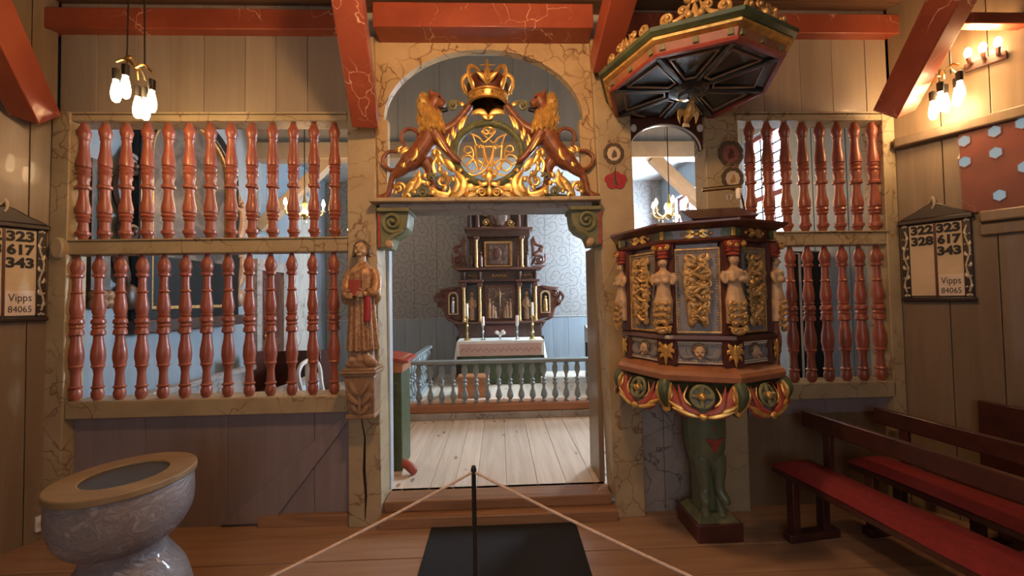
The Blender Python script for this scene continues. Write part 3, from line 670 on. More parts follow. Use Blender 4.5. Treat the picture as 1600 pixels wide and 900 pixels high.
    m = Each('fur_trim', 'gold', li); m.M = mir(sx); m.sx = sx
    m.leaf([L2(262, 575), L2(255, 625), L2(225, 655), L2(188, 668)], 13*K, YC-58*K, .8); m.leaf([L2(200, 690), L2(180, 685), L2(205, 660)], 15*K, YC-64*K, .8)
    m.leaf([L2(375, 505), L2(405, 560), L2(440, 605)], 9*K, YC-62*K, .8)
    m = MB(); m.M = mir(sx)
    for d in (-38, 38): m.ball(pt(396, 262, d)[:3], 8*K, 8, 5)
    m.ball(pt(446, 290, 0)[:3], (8*K, 14*K, 8*K), 8, 5); m.limb([pt(440, 318, -12, 6), pt(405, 322, -24, 6), pt(384, 318, -34, 4)], 3, 6); m.limb([pt(440, 318, 12, 6), pt(405, 322, 24, 6), pt(384, 318, 34, 4)], 3, 6)
    flip(m, sx).build('face_detail', 'black', li)
# crown
c = pt(686, 290); cc3 = (c[0], YC, c[2]); u = K
cw = MB(); cw.lathe([(112*u, -8*u), (121*u, -4*u), (121*u, 8*u), (113*u, 12*u), (116*u, 36*u), (124*u, 40*u), (124*u, 50*u), (112*u, 54*u), (108*u, 46*u), (106*u, -8*u)], 28, (cc3[0], YC, cc3[2]))
crown = cw.build('crown', 'gold', crest)
st = MB()
for i in range(14):
    a = 2*pi*i/14; st.ball((c[0]+118*u*cos(a), YC+118*u*sin(a), c[2]+24*u), (7*u, 7*u, 9*u), 8, 5)
st.build('crown_jewel', 'oldgold', crown)
for i in range(8):
    a = 2*pi*i/8 - pi/2; R = Matrix.Translation((c[0], YC, c[2])) @ Matrix.Rotation(a+pi/2, 4, 'Z'); q = MB(); q.M = R
    y = -118*u
    if i % 2 == 0:
        q.leaf([(0, 50*u, 0), (0, 110*u, 22*u), (0, 165*u, 30*u)], 20*u, y, .45); q.leaf([(0, 70*u, 0), (-34*u, 105*u, 18*u), (-62*u, 118*u, 26*u)], 17*u, y, .45); q.leaf([(0, 70*u, 0), (34*u, 105*u, 18*u), (62*u, 118*u, 26*u)], 17*u, y, .45)
        q.ball((0, y-20*u, 78*u), 12*u, 8, 6)
    else:
        q.leaf([(0, 50*u, 0), (0, 85*u, 12*u), (0, 118*u, 20*u)], 17*u, y, .5); q.ball((0, y-22*u, 125*u), 10*u, 8, 6)
    q.build('crown_leaf', 'gold', crown)
for i in range(8):
    a = 2*pi*i/8 - pi/2 + pi/8*0; q = MB(); q.M = Matrix.Translation((c[0], YC, c[2])) @ Matrix.Rotation(a+pi/2, 4, 'Z')
    pts = [(0, -118*u, 60*u, 12*u), (0, -150*u, 110*u, 13*u), (0, -148*u, 165*u, 14*u), (0, -110*u, 190*u, 13*u), (0, -55*u, 172*u, 11*u), (0, 0, 158*u, 10*u)]
    q.limb(pts, 4, 8, .6, (1, 0, 0)); q.build('crown_arch', 'gold', crown)
q = MB(); q.lathe([(100*u, 20*u), (116*u, 70*u), (125*u, 110*u), (110*u, 150*u), (60*u, 160*u), (5*u, 155*u)], 20, (c[0], YC, c[2])); q.build('crown_cap', 'maroon', crown)
q = MB(); q.ball((c[0], YC, c[2]+195*u), (30*u, 30*u, 32*u), 12, 8); q.lathe([(32*u, -4*u), (34*u, 0), (32*u, 4*u)], 14, (c[0], YC, c[2]+195*u))
q.limb([(c[0], YC, c[2]+224*u, 5*u), (c[0], YC, c[2]+262*u, 4*u)], 2, 6); q.limb([(c[0]-42*u, YC, c[2]+247*u, 3*u), (c[0], YC, c[2]+246*u, 5*u), (c[0]+46*u, YC, c[2]+247*u, 3*u)], 3, 6); q.ball((c[0], YC, c[2]+246*u), 8*u, 8, 6)
q.build('orb_and_cross', 'gold', crown)
# wreath
w = MB(); n = 64; wc = L2(682, 592)
w.tube([(wc[0]+205*u*cos(2*pi*i/n), YC, wc[1]+188*u*sin(2*pi*i/n), 23*u) for i in range(n+1)], None, 10, 1, (0, 1, 0))
for i in range(84):
    a = 2*pi*i/84; up = 1 if cos(a) > 0 else -1; b2 = a + up*.13
    for off, yy in ((1.10, -6), (.92, -6), (1.0, -20)):
        w.leaf([(wc[0]+205*u*cos(a)*(1+(off-1)*.4), wc[1]+188*u*sin(a)*(1+(off-1)*.4)), (wc[0]+205*u*off*cos(b2), wc[1]+188*u*off*sin(b2))], 9*u, YC+yy*u, .6, 5)
wr_ = w.build('laurel_wreath', 'leafgreen', crest)
for sx in (-1, 1):
    pass
    g = Each('wreath_leaf', 'gold', wr_); g.M = mir(sx); g.sx = sx
    for (x0, y0, x1, y1) in ((430, 560, 448, 470), (445, 560, 458, 500), (470, 500, 478, 425), (480, 520, 492, 450), (505, 455, 540, 365), (520, 445, 560, 355)):
        g.leaf([L2(x0, y0), L2((x0+x1)/2-6, (y0+y1)/2), L2(x1, y1)], 13*u, YC-8*u, .5)
    g.leaf([L2(686, 395), L2(650, 350), L2(605, 350), L2(585, 368)], 22*u, YC-26*u, .5); g.leaf([L2(686, 400), L2(660, 375), L2(640, 372)], 14*u, YC-34*u, .5)
    g.leaf([L2(686, 780), L2(640, 790), L2(620, 765)], 15*u, YC-26*u, .6); g.spiral(L2(655, 742), 16*u, 1.2, 0, 1, 7*u, YC-24*u, .01)
g = MB(); g.leaf([L2(686, 700), L2(686, 760), L2(686, 805)], 26*u, YC-26*u, .5)
g.build('wreath_clasp', 'gold', wr_)
# monogram: interlaced gilt strokes
mo = MB(); yb = YC+6*u
def stroke(pts, r, yy=0): mo.tube(cr([pt(a, b, yy+6, r) for a, b in pts], 6), None, 7, .7, (0, 1, 0))
stroke([(640, 560), (655, 550), (665, 600), (686, 655), (705, 600), (716, 550), (730, 560)], 9, -8)
stroke([(625, 555), (645, 545), (672, 700)], 6); stroke([(745, 555), (725, 545), (698, 700)], 6)
for sx in (-1, 1):
    q = lambda a, b: (686+sx*a, b)
    stroke([q(82, 540), q(74, 620), q(58, 690), q(36, 650), q(20, 632), q(4, 650), q(20, 690), q(60, 715), q(100, 725), q(125, 712)], 7, 4*sx)
    stroke([q(0, 690), q(30, 660), q(70, 630), q(120, 640), q(135, 670), q(105, 700), q(75, 680), q(85, 640), q(120, 600), q(160, 610), q(170, 640), q(140, 660), q(110, 635), q(95, 590), q(110, 550), q(140, 545), q(150, 570), q(130, 585), q(105, 575)], 6, -6*sx)
    stroke([q(60, 540), q(75, 540), q(96, 480), q(110, 468), q(60, 490), q(30, 520), q(0, 500), q(-30, 470), q(-40, 450), q(-15, 440), q(0, 460)], 6, 6*sx)
    stroke([q(0, 545), q(60, 545), q(88, 538)], 6, 4); stroke([q(0, 425), q(22, 435), q(30, 455), q(14, 470), q(0, 462)], 6, -4)
    stroke([q(20, 700), q(35, 690), q(45, 705), q(25, 722), q(0, 716)], 5)
mo.build('monogram', 'gold', crest)
# foliage along the base
fg = MB(); fo = Each('green_scroll', 'olive')
for sx in (-1, 1):
    for mb in (fg, fo): mb.M = mir(sx)
    a0 = len(fg.f); fo.sx = sx
    fg.spiral(L2(150, 810), 36*u, 1.5, -.3, 1, 12*u, YC-28*u, .02, tail=[(*L2(215, 862), .9), (*L2(200, 840), 1.1)])
    fg.leaf([L2(170, 868), L2(215, 800), L2(262, 745), L2(268, 695)], 26*u, YC-30*u, .6); fg.leaf([L2(225, 830), L2(270, 770), L2(240, 715)], 22*u, YC-34*u, .6); fg.leaf([L2(230, 815), L2(275, 775), L2(320, 780)], 18*u, YC-32*u, .6)
    fo.spiral(L2(290, 838), 32*u, 1.6, pi, -1, 11*u, YC-30*u, .02)
    fg.leaf([L2(330, 800), L2(375, 845), L2(440, 850), L2(450, 800)], 24*u, YC-34*u, .6); fg.leaf([L2(350, 870), L2(410, 862), L2(455, 830)], 20*u, YC-30*u, .6)
    fg.spiral(L2(410, 770), 40*u, 1.5, pi/2, -1, 12*u, YC-30*u, .025, tail=[(*L2(365, 720), 1.0), (*L2(355, 660), .9), (*L2(395, 600), .8), (*L2(360, 590), .6)])
    fg.leaf([L2(400, 640), L2(440, 660), L2(470, 700), L2(430, 690)], 24*u, YC-32*u, .6); fg.leaf([L2(380, 600), L2(400, 640), L2(440, 690)], 16*u, YC-36*u, .6)
    fg.leaf([L2(455, 868), L2(520, 830), L2(525, 760), L2(470, 700)], 34*u, YC-36*u, .6); fg.leaf([L2(460, 850), L2(500, 800), L2(480, 740)], 20*u, YC-46*u, .6)
    fg.leaf([L2(490, 866), L2(560, 810), L2(600, 815), L2(640, 800)], 26*u, YC-34*u, .6); fg.leaf([L2(540, 866), L2(590, 850), L2(620, 866)], 18*u, YC-34*u, .6)
    fg.spiral(L2(640, 842), 30*u, 1.5, pi, -1, 11*u, YC-36*u, .02, tail=[(*L2(560, 862), 1.0), (*L2(585, 850), 1.1)])
    fo.spiral(L2(475, 300), 30*u, 1.4, pi/2+.4, 1, 11*u, YC-4*u, .02, tail=[(*L2(545, 300), .7), (*L2(515, 278), 1.0)]); fg.leaf([L2(545, 300), L2(520, 290), L2(505, 285)], 15*u, YC-12*u, .6)
    fo.leaf([L2(440, 868), L2(480, 860), L2(530, 868)], 16*u, YC-20*u, .6); fo.leaf([L2(240, 868), L2(300, 872), L2(350, 866)], 12*u, YC-24*u, .6)
    fo.spiral(L2(345, 745), 24*u, 1.3, 0, 1, 9*u, YC-24*u, .02)
    if sx < 0:
        fg.f[a0:] = [tuple(reversed(f)) for f in fg.f[a0:]]
for sx in (-1, 1):
    fg.M = mir(sx); a0 = len(fg.f); rr = random.Random(4)
    for (x, y) in ((120, 850), (215, 790), (250, 850), (310, 800), (330, 850), (380, 680), (395, 720), (430, 740), (440, 620), (470, 780), (540, 780), (570, 840), (600, 855), (410, 830), (300, 760), (505, 720), (365, 620)):
        a = rr.uniform(.6, 2.6); l = rr.uniform(38, 62); b = a+rr.choice((-1, 1))*.9
        fg.leaf([L2(x, y), L2(x+l*.5*cos(a), y-l*.5*sin(a)), L2(x+l*(.5*cos(a)+.45*cos(b)), y-l*(.5*sin(a)+.45*sin(b)))], rr.uniform(11, 17)*K, YC-38*K, .7)
    if sx < 0: fg.f[a0:] = [tuple(reversed(f)) for f in fg.f[a0:]]
fg.M = None; fg.leaf([L2(686, 866), L2(686, 830), L2(686, 790)], 20*u, YC-34*u, .6)
fg.build('gilded_foliage', 'gold', crest)
MB().prism([L2(60, 878), L2(1310, 878), L2(1150, 850), L2(950, 835), L2(690, 800), L2(420, 835), L2(220, 850)], YC-16*K, YC+16*K).build('backing_board', 'green', crest)
# ------------------------------------------------------------------ pulpit
PX, PY = 1.224, 2.40
def FM(phi, cx=PX, cy=PY, tilt=0.0):
    m = Matrix(((-sin(phi), -cos(phi), 0, cx), (cos(phi), -sin(phi), 0, cy), (0, 0, 1, 0), (0, 0, 0, 1))); return m
FACES = [radians(22.5+45*k) for k in (3, 4, 5, 6, 7)]           # decorated faces, the wall side is plain
VERTS = [radians(45*k) for k in (4, 5, 6, 7, 8)]
pu = thing('pulpit', 'octagonal carved pulpit with gilded panels and corner figures on a green post', 'pulpit', (PX, PY, 0))
c8 = cos(pi/8)
def octa(prof, mat, name, parent=pu, cx=PX, cy=PY, smooth=25, bev=0):
    return MB().lathe(prof, 8, (cx, cy, 0)).build(name, mat, parent, smooth=smooth, bev=bev)
octa([(.405, 1.14), (.415, 1.17), (.415, 1.335), (.415, 1.87), (.40, 1.88)], 'maroon', 'body')
octa([(.40, 1.858), (.455, 1.864), (.468, 1.874), (.455, 1.884), (.445, 1.888), (.448, 1.934), (.472, 1.942), (.50, 1.952), (.515, 1.960), (.515, 1.972), (.42, 1.974)], 'maroon', 'cornice')
octa([(.40, 1.33), (.445, 1.336), (.455, 1.346), (.45, 1.366), (.40, 1.372)], 'maroon', 'ledge')
octa([(.40, 1.205), (.435, 1.198), (.47, 1.175), (.482, 1.155), (.478, 1.128), (.44, 1.112), (.30, 1.11)], 'copperred', 'base_moulding')
octa([(.40, 1.115), (.43, 1.10), (.32, 1.04), (.12, 1.0), (.02, .99)], 'green', 'underside')
rnd = random.Random(11)
def carving(m, z0, z1, w, y, seed, ear=True):
    """bunched gilded fruit-and-ribbon drop between z0 and z1"""
    r = random.Random(seed); h = z1-z0
    if ear:
        for s in (-1, 1):
            m.leaf([(s*.1*w, z1-.14*h), (s*.34*w, z1-.07*h), (s*.30*w, z1)], .10*w, y-.012, .7); m.leaf([(s*.02*w, z1-.12*h), (s*.10*w, z1-.05*h), (s*.30*w, z1-.01*h)], .07*w, y-.014, .7)
    top = z1-.13*h
    for i in range(9):
        t = i/8; z = top-(top-z0-.13*h)*t; ww = w*(.36+.16*sin(pi*min(1, t*1.15)))*(1-.18*t)
        m.ball((0, y, z), (ww*.8, .018, .055*h), 10, 6)
        for s in (-1, 1):
            a = r.uniform(-.5, .5)
            m.leaf([(s*ww*r.uniform(-.1, .2), z+r.uniform(.0, .02)), (s*ww*r.uniform(.5, .9), z+r.uniform(.0, .04)), (s*ww*r.uniform(.7, 1.15), z-r.uniform(.01, .05))], .075*w+r.uniform(0, .04)*w, y-.022, .8)
            m.spiral((s*ww*.62, z+r.uniform(-.01, .01)), .085*w+r.uniform(0, .05)*w, 1.1, r.uniform(0, 6.28), s*r.choice((1, -1)), .055*w, y-.018, .008, 6)
            if (i+s) % 3 == 0: m.limb([(s*ww*.95, y-.008, z+.05*h*a, .03*w), (s*ww*.4, y-.032, z-.04*h, .06*w), (-s*ww*.2, y-.036, z+.03*h, .055*w), (-s*ww*.8, y-.016, z-.03*h*a, .03*w)], 4, 7)
            m.ball((s*ww*r.uniform(.1, .5), y-.026, z+r.uniform(-.02, .02)), w*r.uniform(.06, .1), 7, 5)
            m.ball((s*ww*.9, y-.014, z-.03*h), .06*w, 7, 5)
    for s in (-1, 1): m.leaf([(s*.08*w, z0+.17*h), (s*.20*w, z0+.07*h), (s*.16*w, z0)], .16*w, y-.012, .7)
A0 = .415*c8
for i, ph in enumerate(FACES):
    FMx = FM(ph); y = -A0
    def nb():
        m = MB(); m.M = FMx; return m
    pw, z0, z1 = .104, 1.388, 1.825
    pan = nb(); pan.box(-pw, pw, y-.006, y+.01, z0, z1); pan = pan.build('panel', 'panelgrey', pu)
    fr = nb(); rect = lambda w_, a, b: [(-w_, a), (w_, a), (w_, b), (-w_, b)]
    fr.ringprism(rect(pw+.012, z0-.012, z1+.012), rect(pw, z0, z1), y-.016, y+.01); fr.build('panel_frame', 'oldgold', pan, bev=.003)
    bd = nb()
    for k in range(30):
        z = z0+.01+(z1-z0-.02)*k/29
        for s in (-1, 1): bd.ball((s*(pw-.010), y-.008, z), .0052, 6, 4)
    for k in range(1, 14):
        bd.ball((-pw+.01+(2*pw-.02)*k/14, y-.008, z1-.010), .0052, 6, 4)
    bd.build('bead_border', 'oldgold', pan, smooth=60)
    cv = nb(); carving(cv, z0+.02, z1-.018, .155, y-.016, 20+i); cv.build('gilded_carving', 'oldgold', pan)
    # lower cherub panel
    z0, z1, lw = 1.222, 1.322, .112
    lp = nb(); lp.box(-lw, lw, y-.006, y+.01, z0, z1); lp = lp.build('cherub_panel', 'panelgrey', pu)
    fr = nb(); fr.ringprism(rect(lw+.008, z0-.008, z1+.008), rect(lw, z0, z1), y-.014, y+.01)
    for k in range(20):
        for zz in (z0+.007, z1-.007): fr.ball((-lw+.008+(2*lw-.016)*k/19, y-.008, zz), .0050, 6, 4)
    fr.build('bead_border', 'cream', lp)
    hd = nb(); zc_ = (z0+z1)/2+.002
    hd.ball((0, y-.014, zc_), (.029, .026, .036), 14, 10); hd.ball((0, y-.042, zc_-.003), (.0055, .007, .009), 8, 5); hd.ball((-.014, y-.034, zc_-.012), .009, 8, 5); hd.ball((.014, y-.034, zc_-.012), .009, 8, 5); hd.ball((0, y-.034, zc_-.029), (.010, .009, .008), 8, 5)
    ch = hd.build('cherub_face', 'flesh', lp); remesh(ch, .0022, 2)
    hr = nb()
    for k in range(9):
        a = pi*(k/8); hr.ball((.030*cos(a), y-.012, zc_+.006+.034*sin(a)), .012, 8, 5)
    hr.build('hair', 'hair', ch)
    ft = nb()
    for s in (-1, 1): ft.ball((s*.011, y-.0385, zc_+.004), (.0042, .002, .0026), 8, 5)
    ft.ball((0, y-.040, zc_-.0185), (.007, .002, .0022), 8, 5); ft.build('face_paint', 'maroon', ch)
    for s in (-1, 1):
        wg = nb()
        for k in range(3): wg.leaf([(s*.026, zc_-.022), (s*(.055+.012*k), zc_-.030+.002*k), (s*(.075+.008*k), zc_+.002), (s*(.062+.010*k), zc_+.034-.006*k)], .012, y-.012-.003*k, .6)
        wg.build('wing', 'panelgrey', ch)
    # frieze ornament
    fz = nb(); yf = -.447*c8; zf = 1.911
    for s in (-1, 1):
        fz.leaf([(s*.005, zf), (s*.03, zf+.016), (s*.06, zf+.004)], .011, yf-.004, .6); fz.leaf([(s*.005, zf), (s*.03, zf-.016), (s*.062, zf-.018)], .010, yf-.004, .6); fz.ball((s*.07, yf-.002, zf), .010, 8, 5); fz.leaf([(s*.06, zf-.018), (s*.03, zf), (s*.058, zf+.022)], .007, yf-.008, .6)
    fz.ball((0, yf-.004, zf), (.022, .010, .014), 10, 6); fz.build('frieze_ornament', 'gold', pu)
    for s in (-1, 1):
        gs = nb(); gs.add([(s*.165, yf-.004, zf+.022), (s*.125, yf-.004, zf+.022), (s*.115, yf-.006, zf), (s*.125, yf-.004, zf-.022), (s*.165, yf-.004, zf-.022), (s*.15, yf-.010, zf)], [(0, 1, 5), (1, 2, 5), (2, 3, 5), (3, 4, 5), (4, 0, 5)]); gs.build('green_chevron', 'green', pu)
    # hanging carving under the base
    yp = -.468*c8; zc_ = 1.04; md = nb()
    md.M = FMx @ Matrix.Translation((0, yp, 1.115)) @ Matrix.Rotation(radians(-16), 4, 'X') @ Matrix.Translation((0, 0, -1.115))
    HM = md.M
    def hb():
        m = MB(); m.M = HM; return m
    rd = hb()
    for s in (-1, 1):
        rd.leaf([(s*.02, .955), (s*.10, .985), (s*.135, 1.05), (s*.145, 1.112)], .034, .01, .45); rd.leaf([(s*.01, .962), (s*.075, .985), (s*.10, 1.04), (s*.112, 1.108)], .018, -.004, .6)
    po = rd.build('pendant_carving', 'rosered', pu)
    gr = hb(); gr.tube([(.052*cos(2*pi*k/18), -.004, 1.048+.054*sin(2*pi*k/18), .011) for k in range(19)], None, 7, .8, (0, 1, 0))
    for a in (pi/2, -pi/2, 0, pi): gr.limb([(.02*cos(a), -.004, 1.048+.02*sin(a), .013), (.052*cos(a), -.004, 1.048+.054*sin(a), .016)], 2, 7)
    gr.ball((0, .0, 1.048), (.03, .012, .03), 12, 6); gr.build('green_ring', 'olive', po)
    bk = hb(); bk.prism([(.062*cos(2*pi*k/16), 1.048+.062*sin(2*pi*k/16)) for k in range(16)], .004, .008); bk.build('pierced_ground', 'black', po)
    kn = hb(); kn.ball((0, -.014, 1.048), (.021, .016, .021), 12, 8)
    for s in (-1, 1):
        kn.leaf([(s*.155, 1.11), (s*.15, 1.05), (s*.155, 1.02)], .012, .0, .6); kn.leaf([(s*.02, .945), (s*.09, .965), (s*.15, .985)], .014, -.002, .6); kn.leaf([(s*.08, .975), (s*.13, .995), (s*.165, 1.02)], .012, -.002, .6); kn.leaf([(s*.055, 1.0), (s*.088, 1.04), (s*.066, 1.10)], .007, -.006, .6)
    kn.leaf([(0, .965), (0, .945), (0, .928)], .022, -.006, .6); kn.build('gilded_knob_and_leaves', 'gold', po)
for i, ph in enumerate(VERTS):
    VM = Matrix.Translation((PX, PY, 0)) @ Matrix.Rotation(ph+pi/2, 4, 'Z')
    def vb():
        m = MB(); m.M = VM; return m
    y = -.432
    pil = vb(); pil.box(-.052, .052, y, y+.05, 1.372, 1.862).box(-.052, .052, y+.002, y+.05, 1.205, 1.335); pil.build('corner_pilaster', 'maroon', pu)
    f = vb(); f.M = VM @ Matrix.Diagonal((1.3, 1.0, 1.0, 1.0)); yc = y-.012
    f.limb([(0, yc, 1.43, .034), (0, yc-.004, 1.50, .036), (0, yc-.008, 1.545, .040), (0, yc-.006, 1.585, .033), (0, yc-.004, 1.635, .028), (0, yc-.006, 1.67, .036), (0, yc-.004, 1.70, .037), (0, yc-.002, 1.722, .016), (0, yc-.004, 1.742, .014)], 4, 12)
    for s in (-1, 1):
        f.ball((s*.020, yc-.034, 1.660), .017, 10, 7); f.limb([(s*.034, yc-.002, 1.700, .016), (s*.046, yc-.004, 1.672, .014), (s*.036, yc-.014, 1.640, .010)], 3, 8)
    f.ball((0, yc-.008, 1.760), (.020, .021, .026), 12, 8); f.ball((0, yc-.030, 1.757), (.0045, .006, .007), 6, 4)
    hm = f.build('corner_figure', 'flesh', pu); remesh(hm, .0038, 2)
    hh = vb()
    for k in range(7):
        a = pi*k/6; hh.ball((.021*cos(a), yc-.006+.004, 1.765+.020*sin(a)), .009, 8, 5)
    for s in (-1, 1): hh.ball((s*.008, yc-.0285, 1.764), (.003, .002, .002), 6, 4)
    hh.build('hair', 'hair', hm)
    sc = vb(); sc.M = VM @ Matrix.Diagonal((1.2, 1.0, 1.0, 1.0)); r = random.Random(i)
    for z in (1.40, 1.435, 1.47, 1.505, 1.535):
        for s in (-1, 1): sc.spiral((s*.020, z), .017, 1.1, r.uniform(0, 6), s, .0085, yc-.034, .008, 6)
        sc.limb([(-.038, yc-.02, z+.016, .006), (0, yc-.042, z+.004, .010), (.038, yc-.02, z+.016, .006)], 4, 7)
    sc.ball((0, yc-.036, 1.388), (.026, .016, .016), 8, 6); sc.build('gilded_scrolls', 'oldgold', hm)
    cp = vb(); cp.lathe([(.026, 1.785), (.033, 1.790), (.026, 1.797), (.028, 1.805), (.036, 1.811), (.028, 1.818), (.030, 1.825), (.044, 1.852), (.046, 1.862)], 14, (0, yc, 0)); cp = cp.build('capital', 'rosered', hm)
    vv = vb()
    for s in (-1, 1): vv.spiral((s*.034, 1.842), .013, 1.4, pi/2, -s, .0065, yc-.034, .006, 6)
    vv.leaf([(0, 1.825), (0, 1.855)], .012, yc-.036, .6); vv.build('volutes', 'gold', cp)
    fb = vb(); fb.box(-.010, .010, -.458, -.44, 1.888, 1.934); fb.build('gilded_strip', 'gold', pu, bev=.002)
    lf = vb()
    for s in (-1, 1):
        lf.leaf([(0, 1.285), (s*.026, 1.31), (s*.036, 1.328)], .013, y-.006, .6); lf.leaf([(0, 1.265), (s*.032, 1.285), (s*.042, 1.268)], .013, y-.006, .6); lf.leaf([(0, 1.25), (s*.022, 1.255), (s*.034, 1.235)], .011, y-.006, .6)
    lf.leaf([(0, 1.32), (0, 1.26), (0, 1.20)], .014, y-.010, .7); lf.build('leaf_drop', 'gold', pu)
    cs = vb()
    cs.limb([(0, -.455, 1.112, .036), (0, -.478, 1.075, .034), (0, -.470, 1.025, .026), (0, -.44, .985, .020), (0, -.425, .955, .022)], 4, 10); cb_ = cs.build('corner_scroll', 'green', pu)
    cg = vb()
    for s in (-1, 1): cg.limb([(s*.030, -.465, 1.11, .010), (s*.034, -.488, 1.07, .010), (s*.026, -.480, 1.02, .008), (s*.016, -.452, .98, .007)], 4, 7)
    cg.leaf([(0, .98, .0), (0, .95, .01)], .024, -.448, .6); cg.build('gilded_edge', 'gold', cb_)
# support post: bulging green figure with hanging feet on a pillar
sx_, sy_ = 1.375, 2.58
sp = MB(); sp.lathe([(.03, .36), (.07, .40), (.105, .47), (.13, .56), (.14, .65), (.14, .76), (.13, .86), (.105, .94), (.075, .99), (.07, 1.03), (.02, 1.04)], 20, (sx_, sy_, 0), sx=.95, sy=.9)
for s, o in ((-1, -.01), (1, .0)):
    sp.limb([(sx_+s*.05, sy_-.05, .52, .058), (sx_+s*.052, sy_-.066, .42, .046), (sx_+s*.048, sy_-.072, .345, .035), (sx_+s*.050, sy_-.082, .30, .034), (sx_+s*.062, sy_-.105, .268, .032), (sx_+s*.072, sy_-.125, .25, .026), (sx_+s*.078, sy_-.138, .244, .016)], 4, 12)
po = sp.build('support_figure', 'figgreen', pu); remesh(po, .006, 3)
MB().box(sx_-.075, sx_+.075, sy_-.06, sy_+.06, .14, .45).build('support_pillar', 'figgreen', pu, bev=.015)
MB().prism([(sx_-.06, .66), (sx_, .56), (sx_+.06, .66), (sx_, .645)], sy_-.132, sy_-.10).build('painted_heart', 'rosered', po, bev=.004)
g = MB(); g.ball((sx_+.0, sy_-.126, .72), (.012, .008, .014), 10, 6); g.leaf([(sx_-.02, .89), (sx_, .86), (sx_, .83)], .010, sy_-.118, .5); g.leaf([(sx_+.02, .89), (sx_, .86), (sx_, .83)], .010, sy_-.118, .5); g.build('painted_button', 'rosered', po)
for s in (-1, 1): MB().limb([(sx_+s*.045, sy_-.055, .32, .022), (sx_+s*.045, sy_-.065, .23, .020), (sx_+s*.055, sy_-.09, .15, .034)], 4, 10).build('pillar_rib', 'olive', pu)
MB().hexa([(sx_-.125, sy_-.13, .115), (sx_+.155, sy_-.13, .115), (sx_+.155, sy_+.14, .115), (sx_-.125, sy_+.14, .115), (sx_-.09, sy_-.09, .165), (sx_+.11, sy_-.09, .165), (sx_+.11, sy_+.1, .165), (sx_-.09, sy_+.1, .165)]).build('plinth_top', 'olive', pu, bev=.006)
MB().box(sx_-.135, sx_+.165, sy_-.14, sy_+.15, 0, .118).build('plinth', 'maroon', pu, bev=.008)
cut_back(pu, 2.775)
# things standing on the pulpit rim
lb = thing('book_rest', 'dark sloping book rest standing on the pulpit rim', 'book rest', (1.31, 2.22, 1.974))
MB().hexa([(1.13, 2.16, 1.99), (1.42, 2.10, 1.99), (1.46, 2.30, 1.99), (1.17, 2.36, 1.99), (1.10, 2.13, 2.02), (1.45, 2.06, 2.02), (1.49, 2.30, 2.12), (1.14, 2.37, 2.12)]).build('desk', 'darkwood', lb, bev=.006)
MB().box(1.26, 1.34, 2.19, 2.27, 1.970, 1.995).build('foot', 'darkwood', lb)
rl = thing('reading_lamp', 'slim brass reading lamp bar above the pulpit book rest', 'lamp', (1.43, 2.3, 1.974))
MB().tube([(1.215, 2.22, 2.205), (1.42, 2.17, 2.212)], .013, 10).build('lamp_bar', 'brass', rl)
MB().tube(cr([(1.40, 2.178, 2.210), (1.47, 2.25, 2.185), (1.528, 2.31, 2.10), (1.532, 2.32, 1.972)], 5), .006, 8).build('stem', 'brass', rl)
MB().lathe([(.012, 2.135), (.014, 2.19), (.009, 2.20)], 10, (1.405, 2.175, .004)).build('wax_lamp_glass', 'wax', rl)
# ------------------------------------------------------------------ canopy (sounding board)
QX, QY, QZ = 1.255, 2.42, 2.90
ca = thing('pulpit_canopy', 'octagonal black-bottomed pulpit canopy with gilt moulding and carved cresting', 'canopy', (QX, QY, QZ))
def oc(prof, mat, name, smooth=25): return MB().lathe(prof, 8, (QX, QY, QZ), caps=False).build(name, mat, ca, smooth=smooth)
oc([(.515, 0), (.525, .012), (.52, .02), (.51, .022), (.49, .02), (.49, 0), (.515, 0)], 'rosered', 'red_edge')
oc([(.495, .02), (.512, .02), (.528, .062), (.50, .066)], 'copperred', 'frieze')
oc([(.50, .060), (.535, .064), (.556, .074), (.560, .086), (.548, .096), (.50, .098)], 'gold', 'gilt_moulding')
oc([(.50, .094), (.558, .097), (.580, .110), (.588, .128), (.575, .134), (.40, .150), (.1, .19), (.01, .2)], 'green', 'green_cornice')
oc([(.505, .016), (.30, .030), (.02, .034)][::-1], 'underblack', 'underside')
oc([(.13, .032), (.13, .010), (.10, -.008), (.07, -.012), (.06, -.03), (.03, -.036), (.01, -.036)], 'underblack', 'hub')
for k in range(8):
    v = radians(45*k); d = Vector((cos(v), sin(v), 0)); c0 = Vector((QX, QY, QZ+.02))
    MB().bar(c0+d*.12, c0+d*.49 + Vector((0, 0, -.010)), .03, .024).build('rib', 'underblack', ca, bev=.005)
    f = v+pi/8; m = MB(); dm = Vector((cos(f), sin(f), 0)); tn = Vector((-sin(f), cos(f), 0))
    a1, a2 = c0+dm*.145+tn*.030, c0+dm*.395+tn*.125; b1, b2 = c0+dm*.145-tn*.030, c0+dm*.395-tn*.125
    for q in (a1, a2, b1, b2): q.z -= .004
    for p0, p1 in ((a1, a2), (b1, b2), (a2, b2), (a1, b1)): m.bar(p0, p1, .008, .010)
    m.build('panel_moulding', 'console', ca)
